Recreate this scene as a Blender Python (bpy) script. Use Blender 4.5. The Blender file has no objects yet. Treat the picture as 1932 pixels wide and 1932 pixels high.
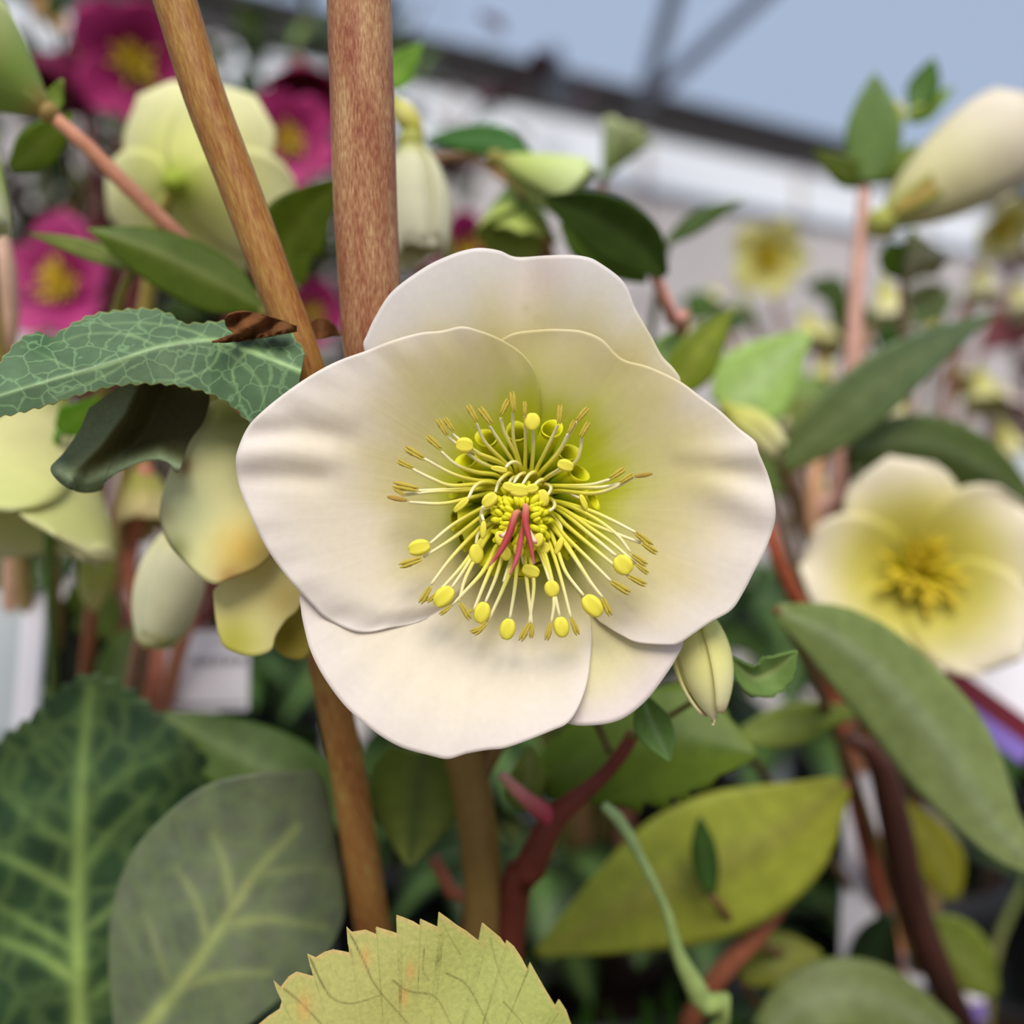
import bpy, math, random
import numpy as np
from mathutils import Vector, Matrix

# ------------------------------------------------------------------ camera, sky, sun, exposure
scene = bpy.context.scene
COL = scene.collection
F = 1857.0                      # focal length in pixels of the 1932 px frame
CZ = 1.25                       # camera height above the greenhouse floor (m)
CAM = Vector((0, 0, CZ))
cam_data = bpy.data.cameras.new('camera')
cam_data.sensor_width = 36.0
cam_data.lens = 36.0 * F / 1932.0
cam_data.clip_start = 0.005
cam_data.clip_end = 100
cam_data.dof.use_dof = True
cam_data.dof.focus_distance = 0.1425
cam_data.dof.aperture_fstop = 7.2
cam = bpy.data.objects.new('camera', cam_data)
cam.location = CAM
cam.rotation_euler = (math.radians(90), 0, 0)
COL.objects.link(cam)
scene.camera = cam

world = bpy.data.worlds.new('world'); scene.world = world
world.use_nodes = True
wn = world.node_tree; wn.nodes.clear()
wo = wn.nodes.new('ShaderNodeOutputWorld'); wb = wn.nodes.new('ShaderNodeBackground')
wb.inputs['Color'].default_value = (0.53, 0.60, 0.74, 1)
wb.inputs['Strength'].default_value = 0.78
wn.links.new(wb.outputs[0], wo.inputs[0])

sun_data = bpy.data.lights.new('sun', 'SUN')
sun_data.energy = 4.3
sun_data.angle = math.radians(38)
sun_data.color = (1.0, 0.92, 0.79)
sun = bpy.data.objects.new('sun', sun_data)
sun.rotation_euler = Vector((0.0, 0.62, -0.78)).to_track_quat('-Z', 'Y').to_euler()
COL.objects.link(sun)

scene.view_settings.view_transform = 'Standard'
scene.view_settings.look = 'None'
scene.view_settings.gamma = 1
scene.view_settings.use_curve_mapping = False
scene.view_settings.exposure = 0.03

# ------------------------------------------------------------------ helpers
rng = random.Random(7)

def lin(c):
    c = np.asarray(c, float) / 255.0
    return np.where(c <= 0.04045, c / 12.92, ((c + 0.055) / 1.055) ** 2.4)

def P(px, py, d):
    """photo pixel + distance along the view axis -> point in the place"""
    return Vector(((px - 966) / F * d, d, CZ + (966 - py) / F * d))

def cr(pts, n):
    """Catmull-Rom through the rows of pts, n samples, even in chord length"""
    p = np.asarray(pts, float)
    if len(p) == 2:
        t = np.linspace(0, 1, n)[:, None]
        return p[0] * (1 - t) + p[1] * t
    seg = np.linalg.norm(np.diff(p[:, :min(3, p.shape[1])], axis=0), axis=1)
    seg = np.maximum(seg, 1e-9)
    cum = np.concatenate([[0], np.cumsum(seg)])
    s = np.linspace(0, cum[-1], n)
    k = np.clip(np.searchsorted(cum, s, side='right') - 1, 0, len(p) - 2)
    t = ((s - cum[k]) / seg[k])[:, None]
    pe = np.vstack([2 * p[0] - p[1], p, 2 * p[-1] - p[-2]])
    a, b, c, d = pe[k], pe[k + 1], pe[k + 2], pe[k + 3]
    return 0.5 * (2 * b + (c - a) * t + (2 * a - 5 * b + 4 * c - d) * t * t + (3 * b - a - 3 * c + d) * t ** 3)

def polydist(X, Y, line):
    d = np.full(X.shape, 1e9)
    for (x0, y0), (x1, y1) in zip(line[:-1], line[1:]):
        dx, dy = x1 - x0, y1 - y0
        t = np.clip(((X - x0) * dx + (Y - y0) * dy) / (dx * dx + dy * dy + 1e-9), 0, 1)
        d = np.minimum(d, np.hypot(X - x0 - t * dx, Y - y0 - t * dy))
    return d

def sm(a, b, x):
    t = np.clip((x - a) / (b - a), 0, 1)
    return t * t * (3 - 2 * t)

def mix(a, b, t):
    t = np.asarray(t)[..., None]
    return np.asarray(a, float) * (1 - t) + np.asarray(b, float) * t

# ------------------------------------------------------------------ materials
def new_mat(name):
    m = bpy.data.materials.new(name); m.use_nodes = True
    nt = m.node_tree; nt.nodes.clear()
    out = nt.nodes.new('ShaderNodeOutputMaterial')
    return m, nt, out

def tissue(name, rough=0.5, trans=0.2, spec=0.35, nscale=400, namt=0.12, bscale=(1, 1, 1), bstr=0.0,
           bdist=0.0002, coord='Object', retic=None, bdetail=3):
    """plant tissue: pigment in the vertex attribute Col, fine mottling, relief and some translucency"""
    m, nt, out = new_mat(name)
    N, L = nt.nodes.new, nt.links.new
    at = N('ShaderNodeAttribute'); at.attribute_name = 'Col'
    tc = N('ShaderNodeTexCoord')
    noi = N('ShaderNodeTexNoise'); noi.inputs['Scale'].default_value = nscale; noi.inputs['Detail'].default_value = 3
    L(tc.outputs['Object'], noi.inputs['Vector'])
    mr = N('ShaderNodeMapRange'); mr.inputs['From Min'].default_value = 0.3; mr.inputs['From Max'].default_value = 0.7
    mr.inputs['To Min'].default_value = 1 - namt; mr.inputs['To Max'].default_value = 1 + namt
    L(noi.outputs['Fac'], mr.inputs['Value'])
    mul = N('ShaderNodeVectorMath'); mul.operation = 'SCALE'
    L(at.outputs['Color'], mul.inputs[0]); L(mr.outputs['Result'], mul.inputs['Scale'])
    colour = mul.outputs[0]
    if retic:
        sc, w, vc, amt = retic
        vor = N('ShaderNodeTexVoronoi'); vor.feature = 'DISTANCE_TO_EDGE'; vor.inputs['Scale'].default_value = sc
        dn = N('ShaderNodeTexNoise'); dn.inputs['Scale'].default_value = sc * 1.5
        L(tc.outputs['Object'], dn.inputs['Vector'])
        ad = N('ShaderNodeVectorMath'); ad.operation = 'SCALE'; ad.inputs['Scale'].default_value = 0.5 / sc
        L(dn.outputs['Color'], ad.inputs[0])
        ad2 = N('ShaderNodeVectorMath'); ad2.operation = 'ADD'
        L(tc.outputs['Object'], ad2.inputs[0]); L(ad.outputs[0], ad2.inputs[1])
        L(ad2.outputs[0], vor.inputs['Vector'])
        r2 = N('ShaderNodeMapRange'); r2.inputs['From Min'].default_value = 0; r2.inputs['From Max'].default_value = w
        r2.inputs['To Min'].default_value = amt; r2.inputs['To Max'].default_value = 0
        L(vor.outputs['Distance'], r2.inputs['Value'])
        mx = N('ShaderNodeMix'); mx.data_type = 'RGBA'
        L(r2.outputs['Result'], mx.inputs['Factor']); L(colour, mx.inputs['A'])
        mx.inputs['B'].default_value = (*lin(vc), 1)
        colour = mx.outputs['Result']
    pb = N('ShaderNodeBsdfPrincipled')
    pb.inputs['Roughness'].default_value = rough
    pb.inputs['Specular IOR Level'].default_value = spec
    L(colour, pb.inputs['Base Color'])
    if bstr > 0:
        mp = N('ShaderNodeMapping'); mp.inputs['Scale'].default_value = bscale
        L(tc.outputs[coord], mp.inputs['Vector'])
        bn = N('ShaderNodeTexNoise'); bn.inputs['Scale'].default_value = 1.0; bn.inputs['Detail'].default_value = bdetail
        L(mp.outputs[0], bn.inputs['Vector'])
        bp = N('ShaderNodeBump'); bp.inputs['Strength'].default_value = bstr; bp.inputs['Distance'].default_value = bdist
        L(bn.outputs['Fac'], bp.inputs['Height'])
        L(bp.outputs[0], pb.inputs['Normal'])
    if trans > 0:
        tr = N('ShaderNodeBsdfTranslucent'); L(colour, tr.inputs['Color'])
        ms = N('ShaderNodeMixShader'); ms.inputs[0].default_value = trans
        L(pb.outputs[0], ms.inputs[1]); L(tr.outputs[0], ms.inputs[2])
        L(ms.outputs[0], out.inputs[0])
    else:
        L(pb.outputs[0], out.inputs[0])
    return m

def streaky(name, ramp, su=3600, sv=560, rough=0.5, low=None):
    """stem skin: long fine streaks along the stem (UV = metres around, metres along)"""
    m, nt, out = new_mat(name)
    N, L = nt.nodes.new, nt.links.new
    tc = N('ShaderNodeTexCoord'); mp = N('ShaderNodeMapping'); mp.inputs['Scale'].default_value = (su, sv, 1)
    L(tc.outputs['UV'], mp.inputs['Vector'])
    n1 = N('ShaderNodeTexNoise'); n1.inputs['Scale'].default_value = 1.0; n1.inputs['Detail'].default_value = 4
    n1.inputs['Roughness'].default_value = 0.65
    L(mp.outputs[0], n1.inputs['Vector'])
    mp2 = N('ShaderNodeMapping'); mp2.inputs['Scale'].default_value = (su * 0.09, sv * 0.11, 1)
    L(tc.outputs['UV'], mp2.inputs['Vector'])
    n2 = N('ShaderNodeTexNoise'); n2.inputs['Scale'].default_value = 1.0; n2.inputs['Detail'].default_value = 2
    L(mp2.outputs[0], n2.inputs['Vector'])
    ad = N('ShaderNodeMath'); ad.operation = 'ADD'; L(n1.outputs['Fac'], ad.inputs[0]); L(n2.outputs['Fac'], ad.inputs[1])
    s2 = N('ShaderNodeMath'); s2.operation = 'MULTIPLY'; s2.inputs[1].default_value = 0.55; L(n2.outputs['Fac'], s2.inputs[0]); L(s2.outputs[0], ad.inputs[1])
    hf = N('ShaderNodeMath'); hf.operation = 'MULTIPLY'; hf.inputs[1].default_value = 0.645; L(ad.outputs[0], hf.inputs[0])
    cr_ = N('ShaderNodeValToRGB')
    els = cr_.color_ramp.elements
    while len(els) < len(ramp): els.new(0.5)
    for e, (pos, c) in zip(els, ramp):
        e.position = pos; e.color = (*lin(c), 1)
    L(hf.outputs[0], cr_.inputs[0])
    pb = N('ShaderNodeBsdfPrincipled'); pb.inputs['Roughness'].default_value = rough
    pb.inputs['Specular IOR Level'].default_value = 0.3
    if low:                                              # the lower stem is greener
        sx = N('ShaderNodeSeparateXYZ'); L(tc.outputs['UV'], sx.inputs[0])
        mr = N('ShaderNodeMapRange'); mr.inputs['From Min'].default_value = low[1]; mr.inputs['From Max'].default_value = low[2]
        mr.inputs['To Max'].default_value = 0.8; L(sx.outputs['Y'], mr.inputs['Value'])
        mx = N('ShaderNodeMix'); mx.data_type = 'RGBA'; L(mr.outputs['Result'], mx.inputs['Factor']); L(cr_.outputs[0], mx.inputs['A'])
        mx.inputs['B'].default_value = (*lin(low[0]), 1); L(mx.outputs['Result'], pb.inputs['Base Color'])
    else:
        L(cr_.outputs[0], pb.inputs['Base Color'])
    bp = N('ShaderNodeBump'); bp.inputs['Strength'].default_value = 0.25; bp.inputs['Distance'].default_value = 0.0001
    L(n1.outputs['Fac'], bp.inputs['Height']); L(bp.outputs[0], pb.inputs['Normal'])
    L(pb.outputs[0], out.inputs[0])
    return m

def plain(name, c, rough=0.6, spec=0.3, var=0.08, scale=300, trans=0.0, bump=0.0, bdist=0.0002):
    m, nt, out = new_mat(name)
    N, L = nt.nodes.new, nt.links.new
    tc = N('ShaderNodeTexCoord'); noi = N('ShaderNodeTexNoise'); noi.inputs['Scale'].default_value = scale
    noi.inputs['Detail'].default_value = 4
    L(tc.outputs['Object'], noi.inputs['Vector'])
    rp = N('ShaderNodeMix'); rp.data_type = 'RGBA'
    l = lin(c)
    rp.inputs['A'].default_value = (*(l * (1 - var)), 1); rp.inputs['B'].default_value = (*np.minimum(l * (1 + var), 1), 1)
    L(noi.outputs['Fac'], rp.inputs['Factor'])
    pb = N('ShaderNodeBsdfPrincipled'); pb.inputs['Roughness'].default_value = rough
    pb.inputs['Specular IOR Level'].default_value = spec
    L(rp.outputs['Result'], pb.inputs['Base Color'])
    if bump > 0:
        bp = N('ShaderNodeBump'); bp.inputs['Strength'].default_value = bump; bp.inputs['Distance'].default_value = bdist
        L(noi.outputs['Fac'], bp.inputs['Height']); L(bp.outputs[0], pb.inputs['Normal'])
    if trans > 0:
        tr = N('ShaderNodeBsdfTranslucent'); L(rp.outputs['Result'], tr.inputs['Color'])
        ms = N('ShaderNodeMixShader'); ms.inputs[0].default_value = trans
        L(pb.outputs[0], ms.inputs[1]); L(tr.outputs[0], ms.inputs[2]); L(ms.outputs[0], out.inputs[0])
    else:
        L(pb.outputs[0], out.inputs[0])
    return m

def film(name, tint, clear=0.8):
    m, nt, out = new_mat(name)
    N, L = nt.nodes.new, nt.links.new
    t = N('ShaderNodeBsdfTransparent'); t.inputs[0].default_value = (*tint, 1)
    noi = N('ShaderNodeTexNoise'); noi.inputs['Scale'].default_value = 0.8
    tl = N('ShaderNodeBsdfTranslucent'); tl.inputs[0].default_value = (0.8, 0.85, 0.95, 1)
    mr = N('ShaderNodeMapRange'); mr.inputs['To Min'].default_value = 1 - clear - 0.06; mr.inputs['To Max'].default_value = 1 - clear + 0.06
    L(noi.outputs['Fac'], mr.inputs['Value'])
    ms = N('ShaderNodeMixShader'); L(mr.outputs[0], ms.inputs[0])
    L(t.outputs[0], ms.inputs[1]); L(tl.outputs[0], ms.inputs[2]); L(ms.outputs[0], out.inputs[0])
    return m

M = {}
M['petal'] = tissue('petal_tissue', 0.45, 0.22, 0.25, 900, 0.02, (2.2, 60, 1), 0.16, 0.0003, 'UV', bdetail=4)
M['petal_far'] = tissue('petal_tissue_soft', 0.55, 0.25, 0.2, 120, 0.06)
M['leaf'] = tissue('leaf_tissue', 0.45, 0.18, 0.28, 250, 0.14, (600, 600, 600), 0.2, 0.0002)
M['leaf_net'] = tissue('netted_leaf_tissue', 0.42, 0.08, 0.4, 300, 0.14, (500, 500, 500), 0.25, 0.0003,
                       retic=(300, 0.055, (142, 178, 124), 0.42))
M['leaf_soft_net'] = tissue('soft_netted_leaf_tissue', 0.45, 0.12, 0.28, 160, 0.2, (300, 300, 300), 0.25, 0.0004,
                            retic=(120, 0.20, (124, 148, 82), 0.25))
M['leaf_pale'] = tissue('pale_leaf_tissue', 0.55, 0.15, 0.2, 1500, 0.10, (1800, 1800, 1800), 0.5, 0.0002)
M['filament'] = tissue('filament_tissue', 0.5, 0.15, 0.3, 500, 0.03)
M['stem'] = tissue('stem_skin', 0.5, 0.0, 0.3, 300, 0.15)
M['stem_red'] = streaky('streaked_red_stem', [(0.32, (124, 56, 40)), (0.44, (152, 94, 66)), (0.54, (178, 130, 92)), (0.68, (208, 174, 126))], low=((124, 102, 44), .115, .155))
M['stem_olive'] = streaky('streaked_olive_stem', [(0.30, (120, 58, 28)), (0.43, (146, 92, 46)), (0.55, (166, 122, 62)), (0.68, (184, 154, 84))], 2400, 300)
M['anther'] = plain('fresh_anther', (240, 226, 78), 0.55, 0.3, 0.08, 900, 0.1, 0.2, 0.0001)
M['anther_gold'] = plain('split_anther', (246, 214, 92), 0.75, 0.15, 0.2, 5000, 0, 0.8, 0.0002)
M['anther_tan'] = plain('dry_anther', (196, 158, 78), 0.75, 0.15, 0.25, 4000, 0, 0.6, 0.0002)
M['anther_bud'] = plain('unripe_anther', (228, 222, 28), 0.5, 0.35, 0.1, 900, 0.1, 0.1, 0.0001)
M['withered'] = plain('withered_bract', (112, 72, 42), 0.85, 0.1, 0.4, 420, 0.1, 0.6, 0.0006)
M['black_plastic'] = plain('black_plastic', (26, 25, 27), 0.5, 0.4, 0.2, 60)
M['soil'] = plain('potting_soil', (44, 32, 24), 0.95, 0.1, 0.5, 250, 0, 1.0, 0.004)
M['card_white'] = plain('white_card', (226, 220, 228), 0.5, 0.4, 0.02, 100)
M['card_grey'] = plain('grey_card', (176, 182, 186), 0.5, 0.4, 0.03, 100)
M['ink_grey'] = plain('grey_ink', (150, 144, 152), 0.6, 0.2, 0.05, 100)
M['ink_purple'] = plain('purple_ink', (122, 100, 178), 0.5, 0.3, 0.1, 100)
M['ink_maroon'] = plain('maroon_ink', (96, 8, 30), 0.5, 0.3, 0.2, 100)
M['ink_pink'] = plain('pink_ink', (236, 84, 118), 0.5, 0.3, 0.1, 100)
M['ink_blue'] = plain('blue_ink', (58, 68, 170), 0.5, 0.3, 0.1, 100)
M['steel_dark'] = plain('dark_gutter_steel', (62, 54, 50), 0.55, 0.4, 0.2, 3)
M['steel_grey'] = plain('galvanised_tube', (112, 118, 134), 0.5, 0.4, 0.1, 5)
M['wall_board'] = plain('wall_board', (206, 192, 186), 0.8, 0.2, 0.10, 1.5)
M['wall_pane'] = plain('white_wall_pane', (250, 245, 244), 0.5, 0.3, 0.01, 2)
M['concrete'] = plain('concrete', (120, 116, 110), 0.9, 0.2, 0.15, 3, 0, 0.3, 0.003)
M['bench'] = plain('bench_mesh', (84, 86, 84), 0.6, 0.3, 0.15, 20)
M['film'] = film('roof_film', (0.76, 0.87, 1.0), 0.88)
M['moss'] = tissue('moss', 0.8, 0.1, 0.1, 600, 0.3)

# ------------------------------------------------------------------ objects
def mesh_obj(name, V, Fc, mat, parent=None, org=Vector((0, 0, 0)), cols=None, uvs=None, smooth=True, solid=None, kind=None, label=None):
    V = np.asarray([tuple(v) for v in V], float) if not isinstance(V, np.ndarray) else V
    V = V - np.asarray(org)
    me = bpy.data.meshes.new(name)
    me.from_pydata(V.tolist(), [], [list(map(int, f)) for f in Fc])
    if cols is not None:
        c = lin(np.clip(np.asarray(cols, float), 0, 255))
        c = np.hstack([c, np.ones((len(c), 1))]).astype(np.float32)
        a = me.color_attributes.new('Col', 'FLOAT_COLOR', 'POINT')
        a.data.foreach_set('color', c.ravel())
    if uvs is not None:
        uv = np.asarray(uvs, np.float32)
        li = np.empty(len(me.loops), np.int32); me.loops.foreach_get('vertex_index', li)
        ul = me.uv_layers.new(name='UVMap'); ul.data.foreach_set('uv', uv[li].ravel())
    if smooth:
        me.polygons.foreach_set('use_smooth', [True] * len(me.polygons))
    me.materials.append(mat); me.update()
    o = bpy.data.objects.new(name, me); COL.objects.link(o)
    if parent is not None: o.parent = parent
    if solid:
        md = o.modifiers.new('thickness', 'SOLIDIFY'); md.thickness = solid; md.offset = 0
    if kind: o['kind'] = kind
    if label: o['label'] = label
    return o

def grid_faces(n, m, off=0):
    f = []
    for i in range(n - 1):
        for j in range(m - 1):
            a = off + i * m + j
            f.append((a, a + m, a + m + 1, a + 1))
    return f

def tag(o, label, cat, group=None):
    o['label'] = label; o['category'] = cat
    if group: o['group'] = group

class Plant:
    def __init__(s, base, label, name='hellebore_plant', cat='plant', group=None):
        s.loc = Vector(base)
        s.root = bpy.data.objects.new(name, None); s.root.location = s.loc; s.root.empty_display_size = 0.02
        COL.objects.link(s.root); tag(s.root, label, cat, group)
    def add(s, name, V, Fc, mat, parent=None, **k):
        return mesh_obj(name, V, Fc, mat, parent or s.root, s.loc, **k)

def tube_geo(path, rad, nseg=12, n=40):
    """path: list of Vector, rad: list of metres -> V, F, U (0..1 along), UV metres"""
    dat = np.array([[*p, r] for p, r in zip(path, rad)], float)
    d = cr(dat, n)
    pts, rr = d[:, :3], np.maximum(d[:, 3], 1e-6)
    T = np.gradient(pts, axis=0); T /= np.linalg.norm(T, axis=1)[:, None]
    ref = np.array([0, -1.0, 0.15])
    V, U, UV = [], [], []
    L = np.concatenate([[0], np.cumsum(np.linalg.norm(np.diff(pts, axis=0), axis=1))])
    A = np.cross(T[0], ref); A /= np.linalg.norm(A) + 1e-9
    for i in range(n):
        A = A - T[i] * np.dot(A, T[i]); A /= np.linalg.norm(A) + 1e-9
        B = np.cross(T[i], A)
        for k in range(nseg):
            a = 2 * math.pi * k / nseg
            V.append(pts[i] + rr[i] * (math.cos(a) * A + math.sin(a) * B))
            U.append(i / (n - 1)); UV.append((a * rr[i] if k < nseg else 0, L[i]))
    Fc = []
    for i in range(n - 1):
        for k in range(nseg):
            a = i * nseg + k; b = i * nseg + (k + 1) % nseg
            Fc.append((a, b, b + nseg, a + nseg))
    for i, sgn in ((0, -1), (n - 1, 1)):
        V.append(pts[i] + sgn * T[i] * rr[i] * 0.6); U.append(i / (n - 1)); UV.append((0, L[i]))
        c = len(V) - 1
        for k in range(nseg):
            a = i * nseg + k; b = i * nseg + (k + 1) % nseg
            Fc.append((a, c, b) if sgn < 0 else (b, c, a))
    Fc = [f[::-1] for f in Fc]
    return np.array(V), Fc, np.array(U), np.array(UV)

def stem(pl, pts, c0, c1=None, mat='stem', nseg=12, n=40, name='stem', parent=None, label=None):
    """pts: (px,py,d,r_px) tuples, or (Vector, r)"""
    path, rad = [], []
    for q in pts:
        if isinstance(q[0], Vector): path.append(q[0]); rad.append(q[1])
        else: path.append(P(*q[:3])); rad.append(q[3] * q[2] / F)
    V, Fc, U, UV = tube_geo(path, rad, nseg, n)
    cols = mix(c0, c1 if c1 is not None else c0, U)
    return pl.add(name, V, Fc, M[mat], parent, cols=cols, uvs=UV, label=label)

def patch(pl, name, outline, base, depth, mat, colf, N=120, Mr=24, smooth_outline=True, solid=0.00025, parent=None, label=None, gamma=1.0):
    """blade with a traced outline; depth and pigment are functions of the place on the blade"""
    if smooth_outline: o = cr(outline, N)
    else:
        p = np.asarray(outline, float); seg = np.linalg.norm(np.diff(p, axis=0), axis=1)
        cum = np.concatenate([[0], np.cumsum(seg)])
        s = np.unique(np.concatenate([np.linspace(0, cum[-1], N), cum])); N = len(s)
        o = np.stack([np.interp(s, cum, p[:, 0]), np.interp(s, cum, p[:, 1])], 1)
    s = np.linspace(0, 1, N)[:, None]
    b = np.asarray(base[0], float) * (1 - s) + np.asarray(base[1], float) * s
    t = (np.linspace(0, 1, Mr) ** gamma)
    X = b[:, None, 0] * (1 - t) + o[:, None, 0] * t
    Y = b[:, None, 1] * (1 - t) + o[:, None, 1] * t
    T = np.broadcast_to(t, X.shape); S = np.broadcast_to(s, X.shape)
    D = depth(X, Y, T, S) * np.ones_like(X)
    W = np.stack([(X - 966) / F * D, D, CZ + (966 - Y) / F * D], -1).reshape(-1, 3)
    c = colf(X, Y, T, S).reshape(-1, 3)
    uv = np.stack([T, S], -1).reshape(-1, 2)
    return pl.add(name, W, grid_faces(N, Mr), M[mat], parent, cols=c, uvs=uv, solid=solid, label=label)

def rails(pl, name, up, lo, depth, mat, colf, N=200, Mr=50, solid=0.00025, label=None):
    """blade between two traced margins, both from base to tip"""
    a, b = cr(up, N), cr(lo, N)
    t = np.linspace(0, 1, Mr)
    X = a[:, None, 0] * (1 - t) + b[:, None, 0] * t; Y = a[:, None, 1] * (1 - t) + b[:, None, 1] * t
    E = np.broadcast_to(np.abs(2 * t - 1), X.shape); S = np.broadcast_to(np.linspace(0, 1, N)[:, None], X.shape)
    D = depth(X, Y, E, S)
    W = np.stack([(X - 966) / F * D, D, CZ + (966 - Y) / F * D], -1).reshape(-1, 3)
    return pl.add(name, W, grid_faces(N, Mr), M[mat], cols=colf(X, Y, E, S).reshape(-1, 3), solid=solid, label=label)

def blade_geo(path, widths, facing=None, tilt=0, fold=0, curl=0, teeth=0, tooth=0.12, n=36, m=6, wave=0, seed=0,
              base=(60, 90, 40), rib=(110, 140, 70), lat=6, latamt=0.25, tip=None):
    r = random.Random(seed)
    pts = cr([tuple(p) for p in path], n)
    T = np.gradient(pts, axis=0); T /= np.linalg.norm(T, axis=1)[:, None]
    wk = np.asarray(widths, float)
    w = np.interp(np.linspace(0, 1, n), np.linspace(0, 1, len(wk)), wk) if len(wk) < 4 else cr(np.stack([np.linspace(0, 1, len(wk)), wk], 1), n)[:, 1]
    w = np.maximum(w, 1e-5)
    V, C, UV = [], [], []
    ph = r.random() * 6
    for i in range(n):
        t = i / (n - 1)
        p = Vector(pts[i]); tv = Vector(T[i])
        fz = (Vector(facing) if facing is not None else (CAM - p)).normalized()
        S = tv.cross(fz); S.normalize()
        Nn = S.cross(tv); Nn.normalize()
        if Nn.dot(fz) < 0: Nn = -Nn
        if tilt:
            q = Matrix.Rotation(math.radians(tilt), 3, tv)
            S = q @ S; Nn = q @ Nn
        tf = 1.0
        if teeth:
            ft = (t * teeth) % 1.0
            tf = 1 + tooth * (ft - 0.5) * min(1, 6 * t, 6 * (1 - t) + 0.2)
        for j in range(-m, m + 1):
            v = j / m
            ww = w[i] * (tf if abs(j) == m else 1)
            off = S * (v * ww * math.cos(math.radians(fold))) + Nn * (abs(v) * ww * math.sin(math.radians(fold)) + curl * w[i] * v * v)
            off += Nn * (wave * w[i] * abs(v) * math.sin(9 * t + ph + (2 if v > 0 else 0)))
            V.append(p + off)
            c = np.asarray(base, float) * np.array((1.0, 1.0, .78))
            if tip is not None: c = c * (1 - t) + np.asarray(tip, float) * t
            k = math.exp(-(v * m * 0.75) ** 2) * 0.9
            if lat:
                x = ((t - 0.28 * abs(v)) * lat) % 1.0
                k = max(k, latamt * math.exp(-((min(x, 1 - x)) / 0.12) ** 2) * (1 - 0.4 * abs(v)))
            C.append(c * (1 - k) + np.asarray(rib, float) * k); UV.append((v, t))
    return V, grid_faces(n, 2 * m + 1), C, UV

def leaf(pl, mid, widths, name='leaf', mat='leaf', label=None, parent=None, solid=0.0003, **k):
    """mid: (px,py,d) tuples; widths in pixels at those distances"""
    path = [P(*q) for q in mid]
    dm = sum(q[2] for q in mid) / len(mid)
    V, Fc, C, UV = blade_geo(path, [w * dm / F for w in widths], **k)
    return pl.add(name, V, Fc, M[mat], parent, cols=C, uvs=UV, solid=solid, label=label)

def leaf3(pl, path, widths, name='leaf', mat='leaf', parent=None, solid=0.0004, **k):
    V, Fc, C, UV = blade_geo(path, widths, **k)
    return pl.add(name, V, Fc, M[mat], parent, cols=C, uvs=UV, solid=solid)

def frame(f, roll=0):
    f = Vector(f).normalized()
    up = Vector((0, 0, 1)) if abs(f.z) < 0.95 else Vector((0, 1, 0))
    x = up.cross(f).normalized(); y = f.cross(x)
    q = Matrix.Rotation(roll, 3, f)
    return q @ x, q @ y, f

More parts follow.
